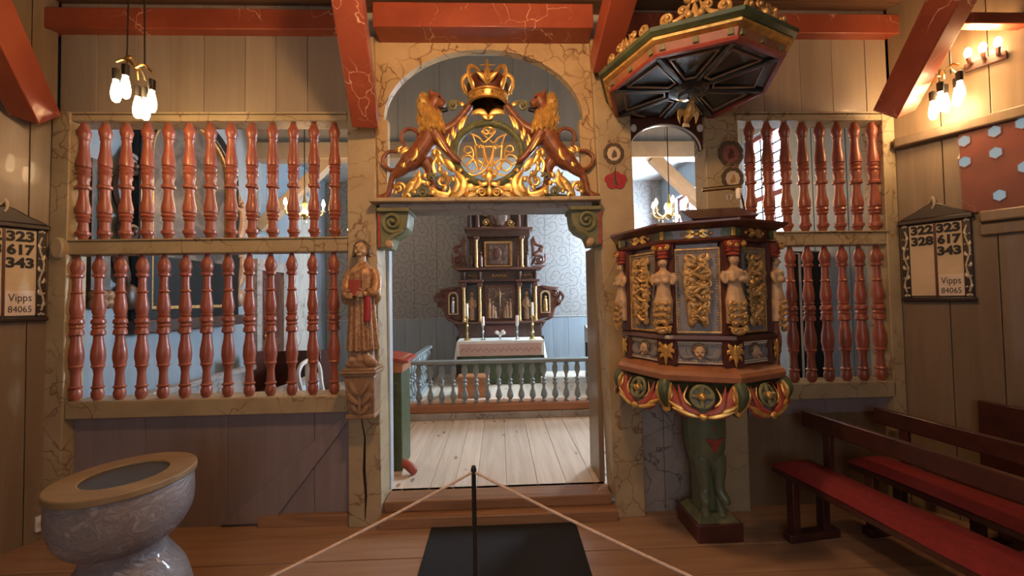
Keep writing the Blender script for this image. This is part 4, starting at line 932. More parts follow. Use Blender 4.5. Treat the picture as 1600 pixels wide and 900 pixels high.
for ph in FACES + [radians(22.5)]:
    for x in (-.165, 0, .165):
        fm = MB(); fm.M = FM(ph, QX, QY); a = .52*c8; fm.box(x-.014, x+.014, -a-.008, -a+.01, QZ+.028, QZ+.06); fm.build('green_block', 'olive', ca, bev=.002)
    m = MB(); m.M = FM(ph, QX, QY); y = -.545*c8; z = QZ+.134; r = random.Random(int(ph*100))
    for s in (-1, 1):
        m.spiral((s*.135, z+.040), .034, 1.5, -pi/2, s, .013, y, .006, tail=[(s*.03, z+.01, .9), (s*.08, z+.004, 1.1)])
        m.spiral((s*.062, z+.064), .028, 1.4, -pi/2, -s, .012, y, .008, tail=[(s*.11, z+.02, .8), (s*.09, z+.022, 1.0)])
        m.leaf([(s*.01, z+.01), (s*.04, z+.055), (s*.022, z+.10)], .018, y-.004, .6); m.ball((s*.030, y-.018, z+.026), .020, 10, 6); m.leaf([(s*.10, z+.0), (s*.155, z+.006), (s*.195, z+.02)], .014, y, .6)
    if abs(ph-FACES[2]) < .01:
        for s in (-1, 1): m.ball((s*.028, y, z+.125), .026, 10, 7)
        m.leaf([(0, z+.09), (0, z+.13)], .022, y, .6)
    m.leaf([(0, z), (0, z+.05), (0, z+.095)], .02, y-.006, .6); m.build('carved_cresting', 'oldgold', ca)
cut_back(ca, 2.784)
# dove under the canopy
dv = thing('carved_dove', 'small gilded dove hanging beneath the black pulpit canopy', 'dove', (QX, QY, QZ-.20))
zb = QZ-.135; m = MB(); m.limb([(QX+.0, QY+.045, zb-.045, .012), (QX, QY+.02, zb-.02, .026), (QX, QY-.01, zb+.015, .030), (QX, QY-.03, zb+.05, .018), (QX, QY-.04, zb+.068, .017), (QX, QY-.065, zb+.066, .005)], 4, 12); bdy = m.build('body', 'oldgold', dv)
for s in (-1, 1):
    m = MB(); 
    for k in range(4): m.leaf([(QX+s*.015, zb+.02), (QX+s*.055, zb+.025-.012*k), (QX+s*(.07-.006*k), zb-.02-.014*k)], .014, QY+.01+.003*k, .35)
    m.build('wing', 'oldgold', dv)
m = MB()
for k in (-1, 0, 1): m.leaf([(QX, zb-.04), (QX+k*.014, zb-.06), (QX+k*.024, zb-.072)], .012, QY+.045, .4)
m.build('tail', 'cream', dv); MB().tube([(QX, QY, zb+.02), (QX, QY, QZ-.03)], .0035, 6).build('wire', 'iron', dv)
# ------------------------------------------------------------------ carved saint on a console
YN = 2.68
def zN(py): return P(567, py, YN).z
sxn = P(567, 500, YN).x
co = thing('carved_console', 'brown carved leaf console fixed to the left doorway post under the saint', 'console', (sxn, YN, zN(650)))
z0, z1 = zN(648), zN(584)
m = MB(); m.hexa([(sxn-.085, YN-.05, z0), (sxn+.085, YN-.05, z0), (sxn+.085, 2.765, z0), (sxn-.085, 2.765, z0), (sxn-.10, YN-.09, z1), (sxn+.10, YN-.09, z1), (sxn+.10, 2.765, z1), (sxn-.10, 2.765, z1)]); m.build('body', 'console', co, bev=.012)
MB().box(sxn-.095, sxn+.095, YN-.066, 2.765, z0-.01, z0+.018).build('foot_moulding', 'console', co, bev=.006)
m = MB().box(sxn-.112, sxn+.112, YN-.10, 2.765, z1, z1+.018).box(sxn-.122, sxn+.122, YN-.11, 2.765, z1+.018, z1+.034); m.box(sxn-.108, sxn+.108, YN-.098, 2.765, z1+.034, z1+.05); m.build('top_moulding', 'console', co, bev=.005)
m = MB(); h = z1-z0
for s in (-1, 1):
    for (a, b, c, d, yy) in ((.0, .08, .055, .30, .062), (.0, .30, .07, .55, .074), (.0, .52, .06, .86, .084)):
        m.leaf([(sxn+s*a, z0+h*b), (sxn+s*c*.6, z0+h*(b+d)/2*1.02), (sxn+s*c, z0+h*d), (sxn+s*(c+.012), z0+h*(d-.12))], .020, YN-yy, .7)
m.leaf([(sxn, z0+.02), (sxn, z0+.35*h), (sxn, z0+.9*h)], .012, YN-.076, .8); m.ball((sxn, YN-.066, z0+.03), .016, 10, 6); m.build('leaf_carving', 'console', co)
sa = thing('saint_statue', 'small carved wooden saint in a gilt robe holding a red book, on the console', 'statue', (sxn, YN, z1+.05))
zb = z1+.05; zt_ = zN(375); zsh = zN(420); zrb = zN(546)
m = MB(); m.lathe([(.092, 0), (.095, .02), (.08, .05), (.075, zrb-zb+.02)], 18, (sxn, YN, zb), sx=1, sy=.7)
for (dx, dz, r) in ((-.055, .05, .03), (.05, .045, .042), (.085, .03, .028), (-.08, .022, .026), (.0, .055, .03), (.03, .085, .026), (-.03, .09, .026)): m.ball((sxn+dx, YN-.045, zb+dz), (r, r*.8, r*.85), 10, 7)
ft = m.build('cloud_base', 'console', sa); remesh(ft, .006, 2)
H = zsh-zrb
prof = [(.098, zrb), (.100, zrb+.01), (.093, zrb+.18*H), (.086, zrb+.4*H), (.082, zrb+.6*H), (.083, zrb+.75*H), (.088, zrb+.9*H), (.078, zrb+.98*H), (.045, zrb+1.05*H), (.030, zrb+1.09*H)]
pr2 = [(a, b, 0) for a, b in prof]; pr2 = [(q[0], q[1]) for q in cr(pr2, 3)]
m = MB(); m.lathe(pr2, 96, (sxn, YN, 0), sx=1.0, sy=.78, pleat=lambda a, t: .13*max(0, 1-1.15*t)*cos(11*a+2*sin(3*t)) + .03*max(0, 1-1.2*t)*cos(19*a+1))
rb = m.build('robe', 'statue', sa, smooth=60)
for s in (-1, 1):
    m = MB(); m.limb([(sxn+s*.072, YN, zsh-.01, .034), (sxn+s*.10, YN-.01, zsh-.08, .034), (sxn+s*.096, YN-.04, zsh-.16, .034), (sxn+s*(.055 if s > 0 else .07), YN-.085, zsh-.165+(0 if s > 0 else .0), .028)], 5, 12); m.build('sleeve', 'statue', rb)
    m = MB(); m.leaf([(sxn+s*.10, zsh-.12), (sxn+s*.112, zsh-.20), (sxn+s*.095, zsh-.25)], .026, YN-.03, .9); m.build('sleeve_fall', 'statue', rb)
zh = zN(391)
m = MB(); m.limb([(sxn, YN, zsh-.02, .028), (sxn, YN-.004, zsh+.03, .026), (sxn-.003, YN-.008, zh-.04, .028)], 3, 12); m.ball((sxn-.004, YN-.012, zh), (.043, .047, .056), 18, 12); m.ball((sxn-.006, YN-.060, zh-.006), (.0075, .011, .013), 8, 6)
m.ball((sxn-.004, YN-.050, zh-.037), (.016, .012, .013), 10, 6)
for s in (-1, 1): m.ball((sxn-.004+s*.022, YN-.046, zh-.016), (.013, .010, .013), 8, 6); m.ball((sxn-.004+s*.043, YN-.005, zh-.004), (.008, .012, .016), 8, 6)
hd = m.build('head', 'flesh', sa); remesh(hd, .0035, 2)
m = MB()
for s in (-1, 1): m.ball((sxn-.005+s*.017, YN-.0555, zh+.006), (.0065, .003, .0035), 8, 5); m.limb([(sxn-.005+s*.009, YN-.057, zh+.016, .002), (sxn-.005+s*.026, YN-.053, zh+.017, .002)], 2, 6)
m.ball((sxn-.005, YN-.060, zh-.0235), (.012, .003, .0028), 8, 5); m.build('face_paint', 'maroon', hd)
m = MB(); r = random.Random(5)
for k in range(46):
    a = r.uniform(0, 2*pi); e = r.uniform(.05, 1.4)
    if -sin(a)*cos(e) > .55 and e < .9: continue
    p = (sxn-.004+.044*cos(a)*cos(e), YN-.006+.047*sin(a)*cos(e), zh+.004+.054*sin(e)); m.ball(p, .014, 8, 6)
for s in (-1, 1):
    for k in range(4): m.ball((sxn-.004+s*(.045+.003*k), YN-.004, zh+.012-.016*k), .014, 8, 6)
m.build('hair', 'hair', hd)
bkx, bkz = sxn-.018, zsh-.135
MB().box(bkx-.038, bkx+.040, YN-.112, YN-.086, bkz-.055, bkz+.055).build('red_book', 'rosered', sa, bev=.004)
for s, hx, hz in ((1, bkx+.055, bkz-.04), (-1, bkx-.045, bkz-.05)):
    m = MB(); m.limb([(hx+s*.02, YN-.088, hz, .016), (hx, YN-.098, hz, .019)], 3, 10)
    for k in range(4): m.limb([(hx-s*.004, YN-.104, hz+.014-.009*k, .0065), (hx-s*.022, YN-.119, hz+.012-.009*k, .0058), (hx-s*(.040-.003*abs(k-1.5)), YN-.118, hz+.010-.009*k, .005)], 3, 7)
    m.limb([(hx, YN-.102, hz+.018, .007), (hx-s*.008, YN-.116, hz+.030, .006), (hx-s*.018, YN-.118, hz+.034, .005)], 3, 7)
    m.build('hand', 'flesh', sa)
m = MB(); m.limb([(sxn+.052, YN-.085, zsh-.16, .022), (sxn+.060, YN-.082, zsh-.24, .022), (sxn+.058, YN-.085, zsh-.34, .026), (sxn+.058, YN-.085, zsh-.36, .020)], 4, 8, .35, (0, 1, 0)); m.build('red_sash', 'crimson', sa)

# ------------------------------------------------------------------ stone font
fc = PZ(197, 738, .82); fx, fy = fc.x, fc.y; R = .243
fn = thing('baptismal_font', 'plastic-wrapped grey stone font with a wooden rim standing on the nave floor', 'font', (fx, fy, 0))
wr_p = lambda a, t: .012*noise.noise(Vector((3*cos(a), 3*sin(a), 7*t))) + .006*sin(23*t+3*a)
prof = [(.24, 0), (.26, .02), (.26, .12), (.24, .24), (.215, .34), (.18, .41), (.152, .455), (.146, .49), (.152, .515), (.185, .535), (.215, .57), (.234, .62), (.243, .68), (.244, .74), (.240, .785)]
m = MB(); m.lathe([q[:2] for q in cr([(a, b, 0) for a, b in prof], 3)], 56, (fx, fy, 0), pleat=wr_p); m.build('bowl', 'stone', fn, smooth=60)
n = 48; m = MB(); o_ = [(fx+.252*cos(2*pi*k/n), fy+.252*sin(2*pi*k/n)) for k in range(n)]; i_ = [(fx+.148*cos(2*pi*k/n), fy+.148*sin(2*pi*k/n)) for k in range(n)]
vs = [(x, y, z) for z in (.783, .815) for q in (o_, i_) for x, y in q]
fs = []
for k in range(n):
    j = (k+1) % n; fs += [(k, j, 2*n+j, 2*n+k), (n+j, n+k, 3*n+k, 3*n+j), (2*n+k, 2*n+j, 3*n+j, 3*n+k), (j, k, n+k, n+j)]
m.add(vs, fs); m.build('wooden_rim', 'fontrim', fn, bev=.005)
m = MB(); m.lathe([(.147, .806), (.13, .79), (.10, .787), (.02, .786)], 40, (fx, fy, 0)); m.build('basin', 'basin', fn, smooth=60)

# ------------------------------------------------------------------ hymn boards on the slanting walls
def fit(o, w):
    xs = [v.co.x for v in o.data.vertices]; k = w/(max(xs)-min(xs)); o.data.transform(Matrix.Scale(k, 4, (1, 0, 0)))
def hymn_board(side, label, xa, xb, za, zb, cols):
    c = CL if side < 0 else CR; rz = -side*A60
    ux = Vector((cos(rz), sin(rz), 0)); t = thing('hymn_board', label, 'hymn board', c+ux*((xa+xb)/2)+Vector((0, 0, za)), rz)
    w, h = (xb-xa)/2, zb-za
    MB().box(-w+.01, w-.01, -.022, 0, .02, h-.02).build('backboard', 'boardcream', t, local=True)
    sw = w*.24
    for s in (-1, 1):
        xc = s*(w-.5*sw); st = MB().box(xc-sw/2, xc+sw/2, -.035, 0, .0, h).build('side_strip', 'boardwood', t, local=True, bev=.004)
        g = MB(); ph = 1
        pts = [(xc+.22*sw*sin(7*k/20*pi/2*1.6), -.037, .06*h+.88*h*k/40, .0055) for k in range(41)]
        pts = [(xc+.24*sw*sin(k/40*pi*4)*s, -.037, .08*h+.82*h*k/40, .0055) for k in range(41)]
        g.tube(pts, None, 6, .6, (0, 1, 0))
        for k in range(6):
            z = .12*h+.13*h*k; g.leaf([(xc, z), (xc+s*(-1)**k*.25*sw, z+.03*h), (xc+s*(-1)**k*.30*sw, z+.07*h)], .009, -.037, .5); g.ball((xc-s*(-1)**k*.26*sw, -.038, z+.02*h), .007, 8, 5)
        for zz in (.035*h, .955*h): g.ball((xc-.2*sw, -.037, zz), .010, 8, 5); g.ball((xc+.2*sw, -.037, zz), .010, 8, 5); g.ball((xc, -.037, zz+.008), .008, 8, 5)
        g.build('silver_carving', 'oldsilver', st, local=True)
    MB().box(-w-.010, w+.010, -.05, 0, -.022, .006).build('bottom_rail', 'boardwood', t, local=True, bev=.006)
    hd = MB().box(-w-.012, w+.012, -.055, 0, h-.01, h+.022)
    hd.prism([(-w-.01, h+.022), (w+.01, h+.022), (w-.02, h+.045), (w*.55, h+.075), (w*.2, h+.118), (0, h+.126), (-w*.2, h+.118), (-w*.55, h+.075), (-w+.02, h+.045)], -.04, 0); hd.build('pediment', 'boardwood', t, local=True, bev=.006)
    MB().box(-.006, .006, -.030, 0, .01, h-.01).build('divider', 'maroon', t, local=True)
    g = MB(); g.limb([(-.02, -.03, h+.13, .006), (0, -.045, h+.165, .010), (.008, -.045, h+.12, .008), (-.004, -.045, h+.085, .006)], 4, 8); g.build('gilt_knob', 'cream', t, local=True)
    cw = (w-sw)
    for j, lst in enumerate(cols):
        for i, sline in enumerate(lst): fit(text_into(t, sline, 'ink', .148*h, (-.5 if j == 0 else .5)*cw, -.025, h-.155*h-i*.145*h, fat=.004), cw*.86)
    px0, px1 = .06*cw, .97*cw
    pp = MB().box(px0, px1, -.026, -.022, .018, .30*h).build('paper_note', 'paper', t, local=True)
    fit(text_into(pp, 'Vipps', 'ink', .12*h, (px0+px1)/2, -.027, .185*h, name='lettering', extrude=.0005), cw*.72)
    fit(text_into(pp, '84065', 'ink', .10*h, (px0+px1)/2, -.027, .065*h, name='lettering', extrude=.0005), cw*.72)
    return t
M['oldsilver'] = plain('worn_silvered_carving', (.62, .55, .42), .4, .4, var=.4, scale=30)
xa, _ = PW(1408, 410, 1); xb, _ = PW(1522, 410, 1); za = PW(1465, 466, 1)[1]; zb = PW(1465, 345, 1)[1]
xa = .035
hymn_board(1, 'carved hymn board with 322 328 and a paper note, beside the red lattice panel', xa, xb, za, zb, (('322', '328'), ('323', '617', '343')))
xr, _ = PW(70, 420, -1); wd = xb-xa; za2 = PW(40, 497, -1)[1]; zb2 = PW(40, 356, -1)[1]
hymn_board(-1, 'carved hymn board with 323 617 343 in the corner beside the left baluster screen', xr-wd*1.05, xr, za2, zb2, (('322', '328'), ('323', '617', '343')))

# ------------------------------------------------------------------ red lattice panel on the right wall
rz = -A60; ux = Vector((cos(rz), sin(rz), 0))
pl = [PW(1508, 205, 1), PW(1512, 345, 1)]; lx0 = PW(1503, 280, 1)[0]; lz0, lz1 = PW(1560, 328, 1)[1], PW(1560, 196, 1)[1]
lat = thing('lattice_panel', 'red pierced gallery panel with hexagonal daylit openings on the slanting wall', 'panel', CR+ux*lx0+Vector((0, 0, lz0)), rz)
LW, LH = 1.5, lz1-lz0
m = MB(); m.prism([(.05, 0), (LW, 0), (LW, LH), (0, LH), (0, .036)], -.03, 0); m.build('red_board', 'darkred', lat, local=True)
hexs = [PW(a, b, 1) for a, b in ((1508, 222), (1509, 254), (1555, 207), (1557, 240), (1563, 306), (1598, 194), (1602, 262))]
for i, (hx, hz) in enumerate(hexs + [(lx0+.62+.2*k, lz0+.12+.17*((k*2) % 3)) for k in range(5)]):
    m = MB(); r = .037; x, z = hx-lx0, hz-lz0
    hx_ = [(x+r*.78*cos(pi/6+pi/3*k), z+r*sin(pi/6+pi/3*k)) for k in range(6)]; ho = [(x+r*.95*cos(pi/6+pi/3*k), z+r*1.2*sin(pi/6+pi/3*k)) for k in range(6)]
    m.ringprism(ho, hx_, -.036, -.028); fr = m.build('hexagon_frame', 'winred', lat, local=True)
    m = MB(); m.prism(hx_, -.033, -.029); m.build('pane', 'hexpane', fr, local=True)
for zz, h_, nm, yy in ((LH, .075, 'top_moulding', -.075), (-.075, .075, 'bottom_moulding', -.06)):
    MB().box(.022-lx0 if nm[0] == 't' else .07, LW, yy, 0, zz, zz+h_).build(nm, 'sidepaint', lat, local=True, bev=.012)
MB().box(.07, LW, -.045, 0, -.16, -.085).build('apron_rail', 'sidepaint', lat, local=True, bev=.008)

# ------------------------------------------------------------------ benches
def bench(label, x, y, L, back, seat_z=.46):
    t = thing('bench', label, 'bench', (x, y, 0), radians(-83), 'red cushioned benches')
    D = .30
    MB().box(0, L, -D, 0, seat_z-.075, seat_z-.035).build('seat_board', 'darkwood', t, local=True, bev=.006)
    m = MB(); n = 14
    for k in range(n):
        a, b = L*k/n, L*(k+1)/n; za, zb = [seat_z+.010*sin(1.7*q*9/L+1) for q in (a, b)]
        pass
    g = []; nx, ny = 40, 6
    for i in range(nx+1):
        for j in range(ny+1):
            u, v = i/nx, j/ny; e = min(1, 8*min(u*L/D, (1-u)*L/D, v, 1-v)*.8)**.5
            g.append((L*u, -D*1.02+D*1.0*v, seat_z-.034+.042*e+.006*sin(9*u+4*v)))
    k = ny+1; fs = [(i*k+j, (i+1)*k+j, (i+1)*k+j+1, i*k+j+1) for i in range(nx) for j in range(ny)]
    m.add(g, fs); lo = [(p[0], p[1], seat_z-.036) for p in g]
    m.add(lo, [tuple(reversed(f)) for f in fs]); m.build('cushion', 'seat', t, local=True, smooth=70)
    for xx in (.10, L*.46, L*.82):
        for yy in (-D+.03, -.05):
            MB().box(xx, xx+.055, yy-.02, yy+.03, .05, seat_z-.075).build('leg', 'darkwood', t, local=True, bev=.005)
        MB().box(xx-.004, xx+.06, -D-.02, .05, 0, .055).build('foot_bar', 'darkwood', t, local=True, bev=.006)
        if not back: MB().box(xx, xx+.05, .0, .035, seat_z-.05, .70).build('back_post', 'darkwood', t, local=True, bev=.004)
    if back: MB().box(-.02, L, .015, .05, .40, .86).build('backrest', 'darkwood', t, local=True, bev=.008)
    else: MB().box(-.05, L, -.005, .035, .655, .765).build('backrest', 'darkwood', t, local=True, bev=.008)
    return t
bench('dark red bench with open rail back, standing next to the pulpit post', 2.115, 2.60, 2.3, False)
bench('dark red bench with open rail back, middle one between two others', 2.66, 2.62, 2.3, False)
bench('dark red bench with a tall solid back against the slanting wall', 3.12, 2.42, 2.0, True)

# ------------------------------------------------------------------ carpet, barrier post and ropes, wall socket
ca0, ca1, cb0, cb1 = PZ(677, 813, .008), PZ(897, 808, .008), PZ(652, 900, .008), PZ(926, 900, .008)
d0, d1 = (cb0-ca0), (cb1-ca1)
m = MB(); v = [ca0, ca1, ca1+d1*2.2, ca0+d0*2.2]; v = [Vector((q.x, q.y, 0)) for q in v]
m.hexa([tuple(v[3]), tuple(v[2]), tuple(v[1]), tuple(v[0])] + [(q.x, q.y, .009) for q in (v[3], v[2], v[1], v[0])]); m.build('carpet', 'carpet', label='black carpet runner leading up to the chancel step', cat='carpet', bev=.003)
pz = PZ(741, 900, .45); bx, by = P(741, 800, 1.25).x, 1.25
ht = P(740, 728, by).z
bp = thing('barrier_post', 'slim black metal barrier post standing on the carpet', 'post', (bx, by, .009))
MB().lathe([(.0075, .012), (.0075, ht-.02), (.009, ht-.019), (.009, ht-.010), (.006, ht)], 12, (bx, by, 0)).build('rod', 'black', bp)
MB().lathe([(.11, 0), (.11, .006), (.03, .014), (.012, .02)], 28, (bx, by, .009)).build('base', 'black', bp)
for px, py, lab in ((400, 900, 'pale barrier rope stretched from the post towards the stone font'), (1105, 900, 'pale barrier rope stretched from the post towards the benches')):
    e = P(px, py, .95); st = Vector((bx, by, ht-.018)); q = st+(e-st)*2.0
    pts = [st + (q-st)*(k/16) - Vector((0, 0, .02*4*(k/16)*(1-k/16))) for k in range(17)]
    MB().tube(pts, .0042, 8).build('barrier_rope', 'rope', label=lab, cat='rope', group='barrier ropes')
sxw, szw = PW(60, 817, -1); u2 = Vector((cos(A60), sin(A60), 0)); so = thing('wall_socket', 'small white electrical box low on the left wall beside the font', 'socket', CL+u2*sxw+Vector((0, 0, szw-.05)), A60)
MB().box(-.02, .02, -.035, 0, 0, .10).build('box', 'white', so, local=True, bev=.006); MB().box(-.012, .012, -.037, -.034, .03, .07).build('plate', 'cream', so, local=True)

# ------------------------------------------------------------------ lamps
def bulb_mesh():
    m = MB(); m.lathe([(.004, -.135), (.015, -.128), (.022, -.108), (.024, -.085), (.020, -.05), (.014, -.02), (.012, 0)], 12); return m
def pendant(name, label, c, offs, watts, rods):
    t = thing(name, label, 'lamp', c)
    first = None; cx, cy, cz = c
    for i, (dx, dy, dz) in enumerate(offs):
        x, y, z = cx+dx, cy+dy, cz+dz
        MB().limb([(cx, cy, cz+.10, .007), (cx+dx*.5, cy+dy*.5, cz+.13+dz*.5, .007), (x, y, z+.10, .007)], 4, 7).build('arm', 'brass', t)
        MB().lathe([(.016, -.005), (.018, .03), (.018, .055), (.012, .06)], 12, (x, y, z)).build('socket', 'iron', t)
        b = bulb_mesh(); b.M = None; b.v = [v+Vector((x, y, z)) for v in b.v]; b.build('bulb', 'bulb', t)
    for dx, dy in rods: MB().tube([(cx+dx, cy+dy, cz+.10), (cx+dx*.8, cy+dy*.8, CEIL)], .004, 6).build('rod', 'iron', t)
    lamp(name+'_light', (cx, cy, cz-.10), watts, .12)
    return t
lc = P(212, 132, 2.25)
pendant('hanging_lamp', 'hanging lamp with five lit bulbs in front of the left baluster screen', tuple(lc), ((-.09, -.02, .02), (-.07, .09, -.02), (.0, -.06, .02), (.01, .05, -.05), (.09, .0, -.03)), LAMP['left'], ((-.05, 0), (.05, 0)))
rc = P(1476, 138, 2.42)
pendant('hanging_lamp', 'hanging lamp with five lit bulbs in front of the slanting right wall', tuple(rc), ((-.055, -.02, -.03), (-.015, .06, -.05), (.03, -.06, .02), (.085, .0, .01), (.075, .06, 0)), LAMP['right'], ((-.03, .02), (.05, .0)))
pendant('hanging_lamp', 'hanging lamp over the middle of the nave behind the viewpoint', (-.05, 1.1, 3.40), ((-.1, 0, 0), (.1, 0, 0), (0, -.1, 0), (0, .1, 0)), LAMP['nave'], ((0, 0),))
pendant('hanging_lamp', 'added fill lamp at the rear of the nave behind the viewpoint', (-.3, -1.0, 2.75), ((-.1, 0, 0), (.1, 0, 0), (0, -.1, 0), (0, .1, 0)), LAMP['rear'], ((0, 0),))  # unseen lamp added to brighten pulpit front, benches and lower walls
# wall sconce
sx0, sz0 = PW(1540, 95, 1); sc = thing('wall_sconce', 'three-light wooden wall sconce high on the slanting right wall', 'lamp', CR+ux*sx0+Vector((0, 0, sz0)), rz)
MB().box(-.09, .09, -.03, 0, -.04, .015).build('back_plate', 'redbrown', sc, local=True, bev=.006)
for k in (-1, 0, 1):
    MB().limb([(k*.055, -.02, .0, .010), (k*.06, -.07, .0, .010), (k*.062, -.085, .03, .012)], 3, 8).build('arm', 'redbrown', sc, local=True)
    MB().lathe([(.012, .03), (.017, .045), (.020, .065), (.014, .085), (.004, .095)], 12, (k*.062, -.085, 0)).build('bulb', 'bulb', sc, local=True)
n_ = Vector((-sin(A60), -cos(A60), 0)); lamp('wall_sconce_light', CR+ux*sx0+n_*.14+Vector((0, 0, sz0+.07)), LAMP['sconce'], .05)
# ------------------------------------------------------------------ chancel: altar rail
YR = 4.75
zr1 = P(780, 563, YR).z; zr0 = P(780, 628, YR).z; xr0 = P(634, 600, YR).x; xr1 = 1.95
ar = thing('altar_rail', 'blue-grey turned altar rail on an orange plinth in front of the altar', 'altar rail', (.2, YR, CHZ))
MB().box(xr0-.02, xr1, YR-.06, YR+.06, zr1-.03, zr1+.012).build('top_rail', 'railblue', ar, bev=.01)
MB().box(xr0-.06, xr1, YR-.10, YR+.14, zr0-.09, zr0).build('plinth', 'orange', ar, bev=.012)
MB().box(xr0-.06, xr1, YR-.13, YR+.14, CHZ, zr0-.09).build('kick_board', 'grey_marble', ar, bev=.006)
PA = [(0,.7),(.03,.9),(.05,.6),(.08,.8),(.16,1.0),(.24,.95),(.32,.62),(.40,.52),(.43,.85),(.46,.85),(.49,.6),(.53,.9),(.56,.9),(.59,.6),(.66,.62),(.78,1.05),(.86,1.1),(.92,.7),(.94,.55),(.96,.85),(1,.85)]
n = int(round((xr1-xr0)/.139)); h = zr1-.03-zr0; first = None
for i in range(n+1):
    x = xr0+.02+i*.139
    if x > xr1-.02: break
    if first is None:
        b = MB(); b.lathe(turned(PA, h, .034), 12); b.v = [v+ORG[ar.name] for v in b.v]; first = b.build('baluster', 'railblue', ar, smooth=50); first.location = Vector((x, YR, zr0))-ORG[ar.name]
    else: place(first, 'baluster', ar, Vector((x, YR, zr0))-ORG[ar.name], random.uniform(0, 6))
MB().box(xr0-.04, xr0+.04, YR+.06, 6.4, zr1-.03, zr1+.012).build('side_rail', 'railblue', ar, bev=.01)
MB().box(xr0-.06, xr0+.06, YR+.14, 6.4, CHZ, zr0).build('side_plinth', 'railblue', ar, bev=.006)
for k in range(1, 11): place(first, 'baluster', ar, Vector((xr0, YR+.15*k, zr0))-ORG[ar.name], random.uniform(0, 6))
# dais, kneeler
MB().box(xr0+.06, 1.9, YR+.14, YB, CHZ, CHZ+.10).build('trim_3', 'chfloor', kind='structure', bev=.006)
kx0, kx1 = P(716, 600, 5.3).x, P(762, 600, 5.3).x
kn = thing('kneeling_stool', 'low brown upholstered kneeling stool behind the altar rail', 'stool', ((kx0+kx1)/2, 5.35, CHZ+.10))
MB().box(kx0-.02, kx1+.02, 5.22, 5.48, CHZ+.31, CHZ+.39).build('cushion', 'orange', kn, bev=.03); MB().box(kx0, kx1, 5.24, 5.46, CHZ+.10, CHZ+.32).build('frame', 'orange', kn, bev=.01)
# altar table
YA = 6.0; ax0, ax1 = P(716, 548, YA).x, P(848, 548, YA).x; azt = P(780, 533, YA).z; axm = (ax0+ax1)/2; adz = CHZ+.10
al = thing('altar_table', 'green painted altar table below the carved altarpiece', 'altar', (axm, YA+.25, adz))
MB().box(ax0+.03, ax1-.03, YA+.02, YA+.45, adz, azt-.03).build('body', 'green', al, bev=.01)
MB().box(ax0, ax1, YA, YA+.47, azt-.03, azt).build('table_top', 'green', al, bev=.006)
for k in range(3): MB().box(ax0+.07+(ax1-ax0-.14)*k/3+.02, ax0+.07+(ax1-ax0-.14)*(k+1)/3-.02, YA+.005, YA+.02, adz+.08, azt-.30).build('front_panel', 'green', al, bev=.01)
zc0 = P(780, 556, YA).z
ac = thing('altar_cloth', 'white linen altar cloth with pink zigzag border draped over the altar', 'cloth', (axm, YA+.24, azt))
MB().box(ax0-.02, ax1+.02, YA-.012, YA+.48, azt, azt+.006).build('top', 'cloth', ac)
m = MB(); nn = 40
for row in (0, 1):
    pass
vs = []; 
for i in range(nn+1):
    x = ax0-.02+(ax1-ax0+.04)*i/nn
    for j in range(4): vs.append((x, YA-.013-.006*sin(i*.9)*j/3, azt+.004-(azt-zc0)*j/3))
m.add(vs, [(i*4+j+1, (i+1)*4+j+1, (i+1)*4+j, i*4+j) for i in range(nn) for j in range(3)]); m.add([(v[0], v[1]+.004, v[2]) for v in vs], [(i*4+j, (i+1)*4+j, (i+1)*4+j+1, i*4+j+1) for i in range(nn) for j in range(3)]); m.build('front_fall', 'cloth', ac, smooth=80)
for s, xe in ((-1, ax0-.02), (1, ax1+.02)):
    m = MB(); m.add([(xe, YA-.01, azt+.004), (xe, YA+.46, azt+.004), (xe+s*.035, YA+.46, zc0-.08), (xe+s*.05, YA+.02, zc0-.05), (xe+s*.004, YA-.01, zc0-.10), (xe+s*.012, YA-.01, azt+.003), (xe+s*.047, YA+.46, zc0-.08)], [(0, 4, 3), (0, 3, 2, 1)]); m.build('side_fall', 'cloth', ac, smooth=80)
m = MB().box(ax0+.02, ax1-.02, YA-.024, YA-.018, zc0+.006, azt-.035); bd = m.build('pink_band', 'pink', ac)
m = MB(); pts = []
zmid = (zc0+azt)/2-.02; 
for k in range(29): pts.append((ax0+.04+(ax1-ax0-.08)*k/28, YA-.026, zmid + (.030 if k % 2 else -.020)*(1+.6*(k % 7 == 3))))
m.tube(pts, .006, 6, .4, (0, 1, 0)); m.build('zigzag', 'pinkdark', bd)
# altarpiece
YQ = 6.55; KR = .2778*YQ/600; rxm = P(781, 500, YQ).x; rz0 = azt+.01
def RC(cx, cy): return (rxm+(cx-400)*KR, rz0+(752-cy)*KR)
re = thing('altarpiece', 'tall dark carved altarpiece with gilt columns, niches and framed pictures', 'altarpiece', (rxm, YQ, CHZ+.1))
def rb(name, x0, x1, y0, y1, d0, d1, mat, parent=re, bev=.008):
    a, b = RC(x0, y1), RC(x1, y0); return MB().box(a[0], b[0], YQ+d0, YQ+d1, a[1], b[1]).build(name, mat, parent, bev=bev)
MB().box(rxm-.75, rxm+.75, YQ+.02, YB-.02, CHZ+.1, rz0).build('substructure', 'brownwood', re)
rb('predella', 170, 632, 672, 752, -.06, .30, 'brownwood'); rb('predella_ledge', 155, 645, 662, 675, -.10, .3, 'redbrown')
rb('predella_panel', 320, 480, 684, 742, -.075, -.05, 'maroon')
rb('main_back', 190, 612, 440, 664, .06, .30, 'brownwood')
fr = rb('picture_frame', 318, 486, 460, 662, -.02, .10, 'redbrown'); rb('crucifixion_relief', 332, 473, 474, 650, -.03, 0, 'altarpic', fr)
m = MB(); cz = RC(402, 500); 
m.box(cz[0]-.006, cz[0]+.006, YQ-.05, YQ-.03, RC(0, 620)[1], RC(0, 485)[1]).box(cz[0]-.085, cz[0]+.085, YQ-.05, YQ-.03, RC(0, 512)[1], RC(0, 504)[1])
